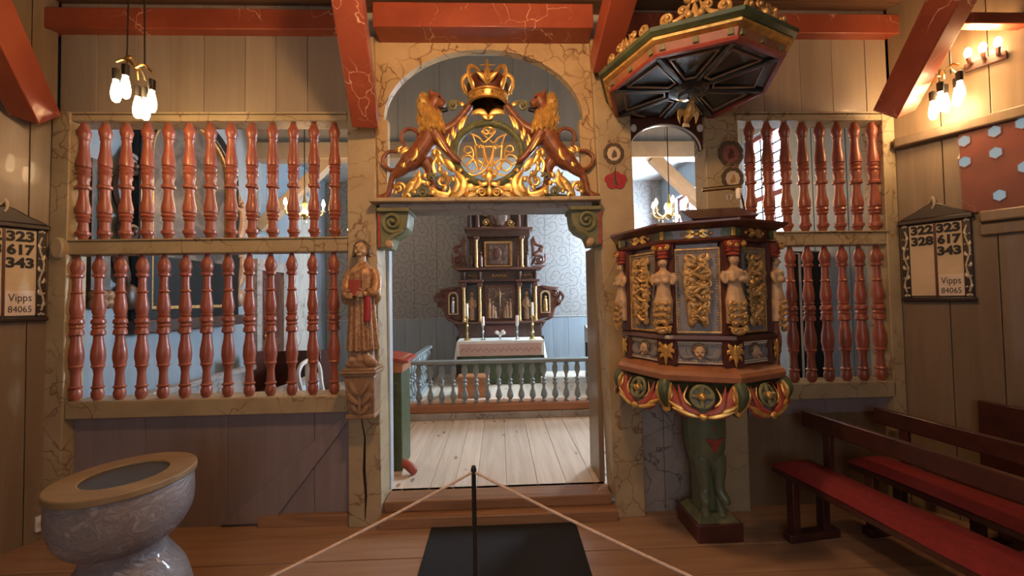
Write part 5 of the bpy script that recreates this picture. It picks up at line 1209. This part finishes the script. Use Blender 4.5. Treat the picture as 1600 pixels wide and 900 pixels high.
m.limb([(cz[0], YQ-.055, RC(0, 575)[1], .008), (cz[0], YQ-.06, RC(0, 540)[1], .014), (cz[0], YQ-.06, RC(0, 515)[1], .018), (cz[0], YQ-.06, RC(0, 495)[1], .013)], 3, 8)
for s in (-1, 1):
    m.limb([(cz[0], YQ-.058, RC(0, 518)[1], .009), (cz[0]+s*.08, YQ-.055, RC(0, 506)[1], .006)], 2, 6)
    for q, hh in ((40, 560), (58, 545), (28, 590)):
        x = cz[0]+s*q*KR; m.limb([(x, YQ-.03, RC(0, 645)[1], .04), (x, YQ-.035, RC(0, hh+30)[1], .03), (x, YQ-.035, RC(0, hh+8)[1], .014)], 3, 8); m.ball((x, YQ-.04, RC(0, hh)[1]), .022, 8, 6)
m.build('relief_figures', 'console', fr)
for x in (203, 291, 511, 600):
    a = RC(x, 665); b = RC(x, 470); hc = b[1]-a[1]
    cm = MB().lathe([(.038, 0), (.038, .02), (.028, .03), (.032, .045), (.026, .06), (.028, hc*.4), (.024, hc-.05), (.030, hc-.045), (.026, hc-.03), (.036, hc)], 14, (a[0], YQ-.06, a[1])).build('column', 'oldgold', re)
    rb('column_capital', x-14, x+14, 446, 470, -.11, .0, 'redbrown', cm)
for x in (246, 552):
    a = RC(x, 655); m = MB()
    nc = rb('niche', x-30, x+30, 456, 662, .02, .06, 'black')
    m.limb([(a[0], YQ-.02, a[1], .05), (a[0], YQ-.02, a[1]+.16, .048), (a[0], YQ-.02, a[1]+.30, .055), (a[0], YQ-.02, a[1]+.37, .03), (a[0], YQ-.02, a[1]+.40, .02)], 4, 12); m.ball((a[0], YQ-.025, a[1]+.44), (.032, .034, .042), 12, 8)
    for s in (-1, 1): m.limb([(a[0]+s*.045, YQ-.02, a[1]+.33, .022), (a[0]+s*.06, YQ-.04, a[1]+.24, .020), (a[0]+s*.02, YQ-.07, a[1]+.22, .016)], 3, 8)
    o = m.build('niche_statuette', 'console', nc)
    c0 = RC(x, 500); MB().tube([(c0[0]+.068*cos(q), YQ-.0, c0[1]+.05*sin(q)) for q in [pi*k/12 for k in range(13)]], .010, 6).build('niche_arch', 'redbrown', nc)
def wing(sx):
    q = lambda x: 400+sx*(x-400)
    c = MB(); out = [(185, 470), (185, 660), (140, 650), (95, 625), (80, 590), (50, 575), (62, 545), (48, 510), (70, 485), (115, 488), (135, 465)]
    pts = [RC(q(a), b) for a, b in out]
    ar_ = sum(pts[i][0]*pts[(i+1) % len(pts)][1]-pts[(i+1) % len(pts)][0]*pts[i][1] for i in range(len(pts)))
    if ar_ < 0: pts = pts[::-1]
    c.prism(pts, YQ+.02, YQ+.10); wg = c.build('side_wing', 'redbrown', re, bev=.012)
    xx = RC(q(142), 560); arch = [(xx[0]+.085*cos(pi*k/12), RC(0, 520)[1]+.075*sin(pi*k/12)) for k in range(13)]; zb_ = RC(0, 622)[1]
    o1 = [(xx[0]-.085, zb_), (xx[0]+.085, zb_)] + arch; i1 = [(xx[0]+(a-xx[0])*.72, zb_+.02+(b-zb_)*.88) for a, b in o1]
    MB().ringprism(o1, i1, YQ-.03, YQ+.03).build('niche_frame', 'flesh', wg)
    MB().prism(i1, YQ+.0, YQ+.025).build('niche_ground', 'black', wg)
    m = MB(); a = (xx[0], zb_+.03); m.limb([(a[0], YQ-.015, a[1], .035), (a[0], YQ-.015, a[1]+.12, .034), (a[0], YQ-.015, a[1]+.19, .03), (a[0], YQ-.015, a[1]+.22, .014)], 3, 10); m.ball((a[0], YQ-.018, a[1]+.245), .022, 10, 7); m.build('statuette', 'silver' if sx > 0 else 'oldgold', wg)
    m = MB()
    m.spiral(RC(q(85), 512), .055, 1.4, pi/2, sx, .018, YQ+.01, .02); m.spiral(RC(q(70), 560), .05, 1.4, -pi/2, -sx, .018, YQ+.01, .02); m.spiral(RC(q(120), 635), .06, 1.4, 0, sx, .018, YQ+.01, .02)
    for p in (((170, 470), (120, 480), (60, 480)), ((60, 500), (40, 530), (55, 560)), ((90, 600), (120, 650), (170, 665)), ((160, 660), (180, 690), (190, 720)), ((140, 655), (165, 690), (185, 740))): m.leaf([RC(q(a), b) for a, b in p], .03, YQ+.0, .6)
    m.build('scroll_carving', 'redbrown', wg)
    m = MB()
    m.spiral(RC(q(170), 322), .075, 1.5, pi/2, sx, .024, YQ+.02, .03, tail=[(*RC(q(205), 230), .8), (*RC(q(150), 250), 1.1), (*RC(q(200), 290), 1.1)]); m.spiral(RC(q(165), 262), .045, 1.3, -pi/2, -sx, .018, YQ+.02, .02)
    for p in (((205, 185), (190, 230), (145, 250)), ((215, 360), (165, 362), (130, 350)), ((200, 345), (145, 330), (138, 280)), ((215, 200), (205, 260), (215, 320)), ((190, 300), (205, 330), (220, 360))): m.leaf([RC(q(a), b) for a, b in p], .032, YQ+.02, .7)
    m.build('upper_scroll', 'redbrown', re)
for sx in (1, -1): wing(sx)
rb('entablature', 185, 612, 376, 442, -.02, .30, 'brownwood')
for i, x in enumerate((245, 400, 556)): 
    m = MB(); c0 = RC(x, 410)
    for k in range(-3, 4): m.ball((c0[0]+k*.035, YQ-.03, c0[1]+.01*(k % 2)), .022, 8, 6); m.spiral((c0[0]+k*.035, c0[1]), .016, 1.1, k, 1, .007, YQ-.045, .006)
    m.build('frieze_carving', 'console', re)
rb('lower_cornice', 172, 312, 432, 445, -.14, .3, 'redbrown'); rb('lower_cornice', 488, 624, 432, 445, -.14, .3, 'redbrown'); rb('upper_cornice', 160, 638, 364, 378, -.14, .3, 'redbrown')
for x in (203, 291, 511, 600):
    c0 = RC(x, 410); MB().limb([(c0[0], YQ-.07, c0[1]-.06, .03), (c0[0], YQ-.09, c0[1], .036), (c0[0], YQ-.10, c0[1]+.07, .045)], 3, 10).build('frieze_corbel', 'brownwood', re)
rb('upper_back', 232, 570, 185, 366, .06, .30, 'brownwood')
uf = rb('picture_frame', 318, 476, 214, 358, -.02, .08, 'oldgold'); rb('frame_inset', 330, 464, 226, 350, -.028, .0, 'redbrown', uf); rb('portrait_picture', 346, 448, 236, 345, -.034, -.02, 'altarpic', uf)
c0 = RC(392, 282); MB().ball((c0[0], YQ-.036, c0[1]), (.07, .012, .09), 16, 8).build('portrait_relief', 'redbrown', uf)
for x in (275, 530):
    a = RC(x, 362); b = RC(x, 205); hc = b[1]-a[1]
    MB().lathe([(.034, 0), (.034, .02), (.024, .03), (.027, hc*.4), (.022, hc-.05), (.034, hc)], 14, (a[0], YQ-.05, a[1])).build('column', 'oldgold', re); rb('column_capital', x-16, x+16, 188, 206, -.10, .02, 'redbrown')
for x in (245, 298, 507, 556):
    a = RC(x, 358); m = MB(); m.limb([(a[0], YQ-.03, a[1], .035), (a[0], YQ-.03, a[1]+.14, .038), (a[0], YQ-.03, a[1]+.20, .02)], 3, 10); m.ball((a[0], YQ-.035, a[1]+.235), .025, 10, 7); m.build('statuette', 'brownwood' if x in (245, 556) else 'redbrown', re)
rb('upper_entablature', 222, 578, 148, 190, -.06, .28, 'brownwood'); rb('top_cornice', 208, 592, 140, 152, -.12, .28, 'redbrown')
rb('top_back', 232, 568, -40, 142, .04, .26, 'brownwood')
c0 = RC(400, 75); 
for rr, yy, mt, nm in ((.22, .0, 'redbrown', 'cartouche'), (.16, -.03, 'altarpic', 'cartouche_picture')): MB().ball((c0[0], YQ+yy, c0[1]), (rr, .05, rr*1.1), 22, 10).build(nm, mt, re)
for s in (-1, 1):
    m = MB(); q = lambda x: 400+s*(x-400)
    m.spiral(RC(q(330), 110), .06, 1.4, 0, s, .02, YQ-.02, .02); m.spiral(RC(q(325), 50), .06, 1.4, 0, -s, .02, YQ-.02, .02); m.leaf([RC(q(300), 135), RC(q(340), 140), RC(q(390), 135)], .03, YQ-.02, .7)
    m.build('cartouche_scrolls', 'oldgold', re)
for x in (240, 283, 516, 560):
    a = RC(x, 140); MB().limb([(a[0], YQ-.02, a[1], .045), (a[0], YQ-.02, a[1]+.16, .04), (a[0], YQ-.02, a[1]+.24, .03), (a[0], YQ-.02, a[1]+.29, .034), (a[0], YQ-.02, a[1]+.33, .01)], 3, 10).build('statuette', 'redbrown' if x in (283, 516) else 'brownwood', re)
m = MB(); t0 = RC(400, -40); m.prism([(t0[0]-.52, t0[1]), (t0[0]+.52, t0[1]), (t0[0]+.3, t0[1]+.14), (t0[0], t0[1]+.26), (t0[0]-.3, t0[1]+.14)], YQ+.0, YQ+.22); m.build('pediment', 'brownwood', re, bev=.01)
# candles, flowers, book on the altar
YK = 6.12; kc = .2778*YK/600; kxm = P(781, 500, YK).x
def candle(cx, ctop, cbot, brass, lab):
    x = kxm+(cx-400)*kc; za, zb = azt+.007+(752-cbot)*kc, azt+.007+(752-ctop)*kc; h = za-(azt+.007)
    t = thing('candlestick', lab, 'candlestick', (x, YK, azt+.007), 0, 'altar candlesticks')
    if brass: pf = [(.055, 0), (.058, .012), (.045, .03), (.018, .05), (.014, .09), (.026, .11), (.014, .13), (.013, h*.55), (.024, h*.6), (.013, h*.66), (.015, h*.86), (.03, h*.92), (.034, h*.97), (.02, h)]
    else: pf = [(.04, 0), (.042, .01), (.022, .025), (.012, .05), (.014, h*.5), (.020, h*.55), (.012, h*.6), (.016, h*.9), (.03, h)]
    MB().lathe(pf, 16, (x, YK, azt+.007)).build('stick', 'brass' if brass else 'silver', t); MB().lathe([(.022 if brass else .026, 0), (.021 if brass else .026, zb-za-.006), (.012, zb-za)], 12, (x, YK, za)).build('candle', 'wax', t)
candle(217, 545, 617, True, 'tall brass candlestick with white candle at the altar end near the saint'); candle(583, 545, 617, True, 'tall brass candlestick with white candle at the altar end near the pulpit')
candle(305, 620, 668, False, 'short silver candlestick with white candle between brass one and flowers, saint side'); candle(497, 616, 668, False, 'short silver candlestick with white candle between flowers and brass one, pulpit side')
fv = thing('flower_vase', 'small glass vase with white roses in the middle of the altar', 'vase', (kxm, YK, azt+.007)); MB().lathe([(.02, 0), (.022, .01), (.014, .04), (.02, .07), (.026, .085)], 14, (kxm, YK, azt+.007)).build('vase', 'silver', fv)
for i, (dx, dz) in enumerate(((-.055, .12), (-.03, .105), (.045, .13), (.06, .11), (.03, .10))):
    MB().limb([(kxm, YK, azt+.07, .003), (kxm+dx*.6, YK, azt+.06+dz*.6, .003), (kxm+dx, YK, azt+dz, .003)], 3, 5).build('stem', 'green', fv)
    m = MB(); m.ball((kxm+dx, YK, azt+.01+dz), .026, 10, 7)
    for k in range(5): a = 2*pi*k/5; m.ball((kxm+dx+.018*cos(a), YK-.008+.010*sin(a), azt+.008+dz+.016*sin(a)), .015, 8, 5)
    m.build('rose', 'cloth', fv)
MB().box(kxm-.05, kxm+.20, YK-.108, YK-.036, azt+.007, azt+.018).build('service_book', 'white', label='thin white open book lying on the altar cloth', cat='book', bev=.003)
# green lectern inside the doorway
gx0, gx1, gy = -.93, P(645, 640, 3.22).x, 3.22
zlt = P(625, 556, gy).z
le = thing('lectern', 'dark green lectern with red-brown top just inside the chancel doorway', 'lectern', ((gx0+gx1)/2, gy+.15, CHZ))
MB().box(gx0, gx1-.09, gy, gy+.30, CHZ+.03, zlt-.14).build('body', 'green', le, bev=.008); MB().box(gx0+.03, gx1-.12, gy-.006, gy+.01, CHZ+.12, zlt-.22).build('front_panel', 'green', le, bev=.006)
MB().box(gx0-.01, gx1-.08, gy-.01, gy+.31, zlt-.14, zlt-.02).build('top_box', 'orange', le, bev=.006)
MB().hexa([(gx0-.03, gy-.03, zlt-.02), (gx1-.03, gy-.03, zlt-.06), (gx1-.03, gy+.33, zlt-.06), (gx0-.03, gy+.33, zlt-.02), (gx0-.03, gy-.03, zlt+.005), (gx1-.03, gy-.03, zlt-.035), (gx1-.03, gy+.33, zlt-.035), (gx0-.03, gy+.33, zlt+.005)]).build('sloping_top', 'rosered', le, bev=.006)
m = MB(); m.limb([(gx1-.12, gy+.04, CHZ+.10, .03), (gx1-.05, gy+.02, CHZ+.07, .035), (gx1-.0, gy, CHZ+.035, .034), (gx1+.02, gy-.01, CHZ+.025, .022)], 4, 10, 1); m.build('scroll_foot', 'rosered', le); MB().box(gx0, gx1-.09, gy-.01, gy+.31, CHZ, CHZ+.03).build('base', 'cream', le, bev=.004)

# ------------------------------------------------------------------ left side of the chancel
def yl(px, X=XL): return X*600/(px-779.5)
# large arched painting
pt_ = thing('arched_painting', 'large arch-topped dark oil painting in a black and gilt frame on the chancel wall', 'painting', (XL, 3.95, 1.4))
ya, yb = 3.32, 4.56; zb_, zsp = 1.40, 2.95; ym = (ya+yb)/2; hw_ = (yb-ya)/2
def arch_pts(hw, zb, zsp, rise, n=20): return [(ym-hw, zb), (ym+hw, zb)] + [(ym+hw*cos(pi*k/n), zsp+rise*sin(pi*k/n)) for k in range(n+1)]
TX = Matrix(((0, -1, 0, 0), (1, 0, 0, 0), (0, 0, 1, 0), (0, 0, 0, 1)))      # local x -> world y, local y -> world -x
def wl_(fn): m = MB(); m.M = TX; fn(m); return m
X_ = -XL
o1, i1, i2 = arch_pts(hw_, zb_, zsp, .55), arch_pts(hw_-.13, zb_+.14, zsp, .45), arch_pts(hw_-.16, zb_+.17, zsp, .42)
wl_(lambda m: m.ringprism(o1, i1, X_-.09, X_)).build('frame', 'black', pt_, bev=.01)
wl_(lambda m: m.ringprism(i1, i2, X_-.07, X_-.01)).build('gilt_slip', 'oldgold', pt_, bev=.004)
wl_(lambda m: m.prism(i2, X_-.035, X_-.01)).build('canvas', 'canvas', pt_)
wl_(lambda m: m.box(ya+.16, yb-.16, X_-.045, X_-.03, zb_+.17, zb_+.62)).build('inscription_panel', 'black', pt_)
wl_(lambda m: m.box(ya-.05, yb+.05, X_-.12, X_, zb_-.06, zb_+.05)).build('ledge', 'brownwood', pt_, bev=.01)
for s, yy in ((-1, ya-.05), (1, yb+.05)):
    def f(m, s=s, yy=yy):
        m.spiral((yy, 2.75), .09, 1.5, pi/2, s, .03, X_-.05, .03); m.spiral((yy, 2.2), .09, 1.5, pi/2, -s, .03, X_-.05, .03); m.leaf([(yy, 1.75), (yy+s*.08, 2.0), (yy, 2.3)], .06, X_-.05, .6); m.leaf([(yy, 2.3), (yy+s*.08, 2.55), (yy, 2.9)], .06, X_-.05, .6); m.ball((yy, X_-.06, 1.65), (.08, .05, .11), 10, 8)
    wl_(f).build('carved_side', 'brownwood' if s < 0 else 'console', pt_)
# small epitaph near the screen
ep = thing('small_epitaph', 'small carved epitaph with white edge strip beside the large painting', 'epitaph', (XL, 3.06, 1.6))
wl_(lambda m: m.box(2.98, 3.125, X_-.05, X_, 1.62, 2.70)).build('panel', 'canvas', ep); wl_(lambda m: m.box(3.03, 3.05, X_-.07, X_-.05, 1.9, 2.65)).build('white_strip', 'white', ep)
def f(m):
    for k in range(6): m.ball((3.0+.05*(k % 3), X_-.06, 1.60+.06*(k//3)), (.04, .04, .045), 8, 6)
wl_(f).build('carved_foot', 'console', ep)
# doorway on the left wall
d = MB(); d.box(XL, XL+.06, 4.95, 5.05, CHZ, 2.1).box(XL, XL+.06, 5.55, 5.65, CHZ, 2.1).box(XL, XL+.08, 4.92, 5.68, 2.0, 2.14); d = d.build('door_1', 'grey_marble', kind='structure', base=False)
MB().box(XL, XL+.03, 5.05, 5.55, CHZ, 2.0).build('door_leaf', 'redbrown', d, bev=.004)
for q in ((.3, .95), (1.05, 1.85)): MB().box(XL+.028, XL+.042, 5.13, 5.47, CHZ+q[0]-.1, CHZ+q[1]-.1).build('door_panel', 'maroon', d, bev=.01)
MB().ball((XL+.06, 5.12, 1.15), .022, 10, 7).build('door_handle', 'brass', d)
# white marbled pilaster board
MB().box(XL+.008, XL+.05, 5.8, 6.5, CHZ, 3.3).build('pilaster_board', 'drape', label='tall white marbled board on the chancel wall near the back corner', cat='board', bev=.01) if 'drape' in M else None
# choir stalls
def stall(label, x, y0, y1, z1, mat, grp='choir stalls'):
    t = thing('choir_stall', label, 'choir stall', (x, (y0+y1)/2, CHZ), 0, None)
    MB().box(x-.02, x+.02, y0, y1, CHZ, z1-.05).build('front_board', mat, t, bev=.004); MB().box(x-.05, x+.045, y0-.02, y1+.02, z1-.05, z1).build('top_rail', 'grey_marble', t, bev=.008)
    MB().box(x-.36, x-.02, y0+.03, y1-.03, CHZ+.38, CHZ+.42).build('seat_board', 'grey_marble', t, bev=.005)
    for y in (y0, y1): MB().box(x-.36, x-.02, y-.02, y+.02, CHZ, z1-.12).build('end_board', mat, t, bev=.006)
    n = max(2, int((y1-y0)/.35))
    for k in range(n): MB().box(x+.018, x+.028, y0+(y1-y0)*k/n+.04, y0+(y1-y0)*(k+1)/n-.04, CHZ+.12, z1-.12).build('panel', mat, t, bev=.006)
stall('grey marbled choir stall along the wall under the arched painting', -2.735, 3.05, 4.35, .90, 'grey_marble')
stall('pale blue-grey choir stall standing behind the left baluster screen', -1.88, 3.05, 4.05, .85, 'railpale')  # front facing the window, its daylight painted in as pale blue
pw_ = thing('dark_pew', 'dark brown wooden pew box near the chancel side door', 'pew', (-2.4, 4.75, CHZ)); MB().box(-2.75, -2.05, 4.72, 4.76, CHZ, 1.0).build('back', 'darkwood', pw_, bev=.006); MB().box(-2.75, -2.05, 4.4, 4.74, .55, .59).build('seat', 'darkwood', pw_, bev=.006)
for x in (-2.77, -2.05): MB().box(x, x+.04, 4.4, 4.78, CHZ, 1.03).build('end_board', 'darkwood', pw_, bev=.006)
# white chair
cxh, cyh = -1.42, 3.45; ch = thing('white_chair', 'white wooden chair with curved splat back near the doorway post', 'chair', (cxh, cyh, CHZ))
MB().box(cxh-.2, cxh+.2, cyh-.2, cyh+.2, CHZ+.42, CHZ+.46).build('seat', 'railpale', ch, bev=.015)
for sx in (-1, 1):
    for sy in (-1, 1): MB().limb([(cxh+sx*.17, cyh+sy*.17, CHZ, .015), (cxh+sx*.17, cyh+sy*.17, CHZ+.43, .022)], 2, 8).build('leg', 'white', ch)
    MB().limb([(cxh-.17, cyh+sx*.18, CHZ+.44, .02), (cxh-.22, cyh+sx*.17, CHZ+.65, .018), (cxh-.25, cyh+sx*.19, CHZ+.82, .018), (cxh-.26, cyh+sx*.12, CHZ+.90, .018), (cxh-.26, cyh, CHZ+.92, .02)], 4, 8).build('back_post', 'white', ch)
MB().limb([(cxh-.18, cyh, CHZ+.46, .03), (cxh-.23, cyh, CHZ+.66, .05), (cxh-.26, cyh, CHZ+.91, .03)], 4, 8, .3).build('splat', 'white', ch)
# right side: black panel with white edging
bpn = thing('black_panel', 'tall black folding panel with white edging behind the right baluster screen', 'panel', (2.4, 3.42, CHZ))
x0, x1 = P(1236, 500, 3.45).x, P(1290, 500, 3.45).x; zt2, zb2 = P(1262, 392, 3.45).z, CHZ
MB().box(x0, x1, 3.45, 3.50, zb2, zt2).build('board', 'black', bpn, bev=.02); xe = P(1253, 500, 3.44).x
MB().box(xe-.006, xe+.006, 3.435, 3.452, zb2+.35, zt2-.02).build('edge_strip', 'white', bpn); MB().box(x0+.02, xe, 3.437, 3.452, zt2-.03, zt2-.018).build('edge_strip', 'white', bpn); MB().box(x0+.02, xe, 3.437, 3.452, zb2+.35, zb2+.362).build('edge_strip', 'white', bpn)
for x in (x0+.03, x1-.07): MB().box(x, x+.04, 3.36, 3.58, zb2, zb2+.03).build('foot', 'black', bpn)
# grey bench top and dark wedge on the window side
rs = thing('choir_stall', 'dark grey choir stall on the window side beyond the altar rail', 'choir stall', (1.75, 5.8, CHZ+.10)); 
MB().hexa([(1.42, 5.3, CHZ+.10), (1.48, 5.3, CHZ+.10), (1.48, 6.4, CHZ+.10), (1.42, 6.4, CHZ+.10), (1.42, 5.3, .88), (1.48, 5.3, .88), (1.48, 6.4, 1.12), (1.42, 6.4, 1.12)]).build('end_board', 'grey_marble', rs, bev=.006); MB().box(1.48, 1.9, 5.4, 6.4, .55, .6).build('seat_board', 'grey_marble', rs, bev=.006)
for k in range(7): MB().box(1.395, 1.42, 5.36+.14*k, 5.40+.14*k, CHZ+.1, .85).build('slat', 'black', rs)
# chandeliers
def chandelier(label, c, ztop):
    t = thing('chandelier', label, 'chandelier', c, 0, 'brass chancel chandeliers'); x, y, z = c
    MB().lathe([(.005, -.10), (.03, -.08), (.05, -.04), (.03, 0), (.018, .03), (.03, .08), (.015, .12), (.01, .2)], 16, c).build('body', 'brass', t); MB().tube([(x, y, z+.18), (x, y, ztop)], .006, 6).build('rod', 'iron', t)
    for k in range(6):
        a = 2*pi*k/6+.3; dx, dy = cos(a), sin(a)
        MB().limb([(x+.03*dx, y+.03*dy, z-.03, .008), (x+.10*dx, y+.10*dy, z-.07, .008), (x+.17*dx, y+.17*dy, z-.04, .008), (x+.19*dx, y+.19*dy, z+.0, .008)], 3, 6).build('arm', 'brass', t)
        MB().lathe([(.026, 0), (.028, .006), (.010, .010), (.010, .055)], 10, (x+.19*dx, y+.19*dy, z)).build('candle_cup', 'wax', t); MB().lathe([(.006, .055), (.019, .075), (.019, .10), (.004, .14)], 10, (x+.19*dx, y+.19*dy, z)).build('bulb', 'bulb', t)
    for k in range(6):
        a = 2*pi*k/6+.8; MB().lathe([(.001, -.04), (.009, -.025), (.001, 0)], 6, (x+.12*cos(a), y+.12*sin(a), z-.08)).build('crystal_drop', 'wax', t)
    lamp('chandelier_light', (x, y, z+.10), LAMP['chancel'], .2)
chandelier('brass chandelier with lit bulbs in the chancel behind the left baluster screen', tuple(P(476, 330, 4.35)), 5.1)
chandelier('brass chandelier with lit bulbs in the chancel seen through the pulpit entrance arch', tuple(P(1046, 330, 4.45)), 5.1)
# small wall candle on the back of the doorway post
wc = P(545, 362, 3.05); wl2 = thing('wall_candle', 'tiny lit candle lamp beside the doorway post above the saint', 'lamp', tuple(wc)); MB().limb([(wc.x+.10, 2.98, wc.z-.02, .006), (wc.x+.05, 3.04, wc.z-.05, .006), (wc.x, 3.05, wc.z-.02, .008)], 3, 6).build('arm', 'brass', wl2); MB().lathe([(.008, -.02), (.009, .0)], 10, tuple(wc)).build('cup', 'wax', wl2); MB().lathe([(.004, 0), (.010, .015), (.002, .04)], 10, tuple(wc)).build('bulb', 'bulb', wl2)
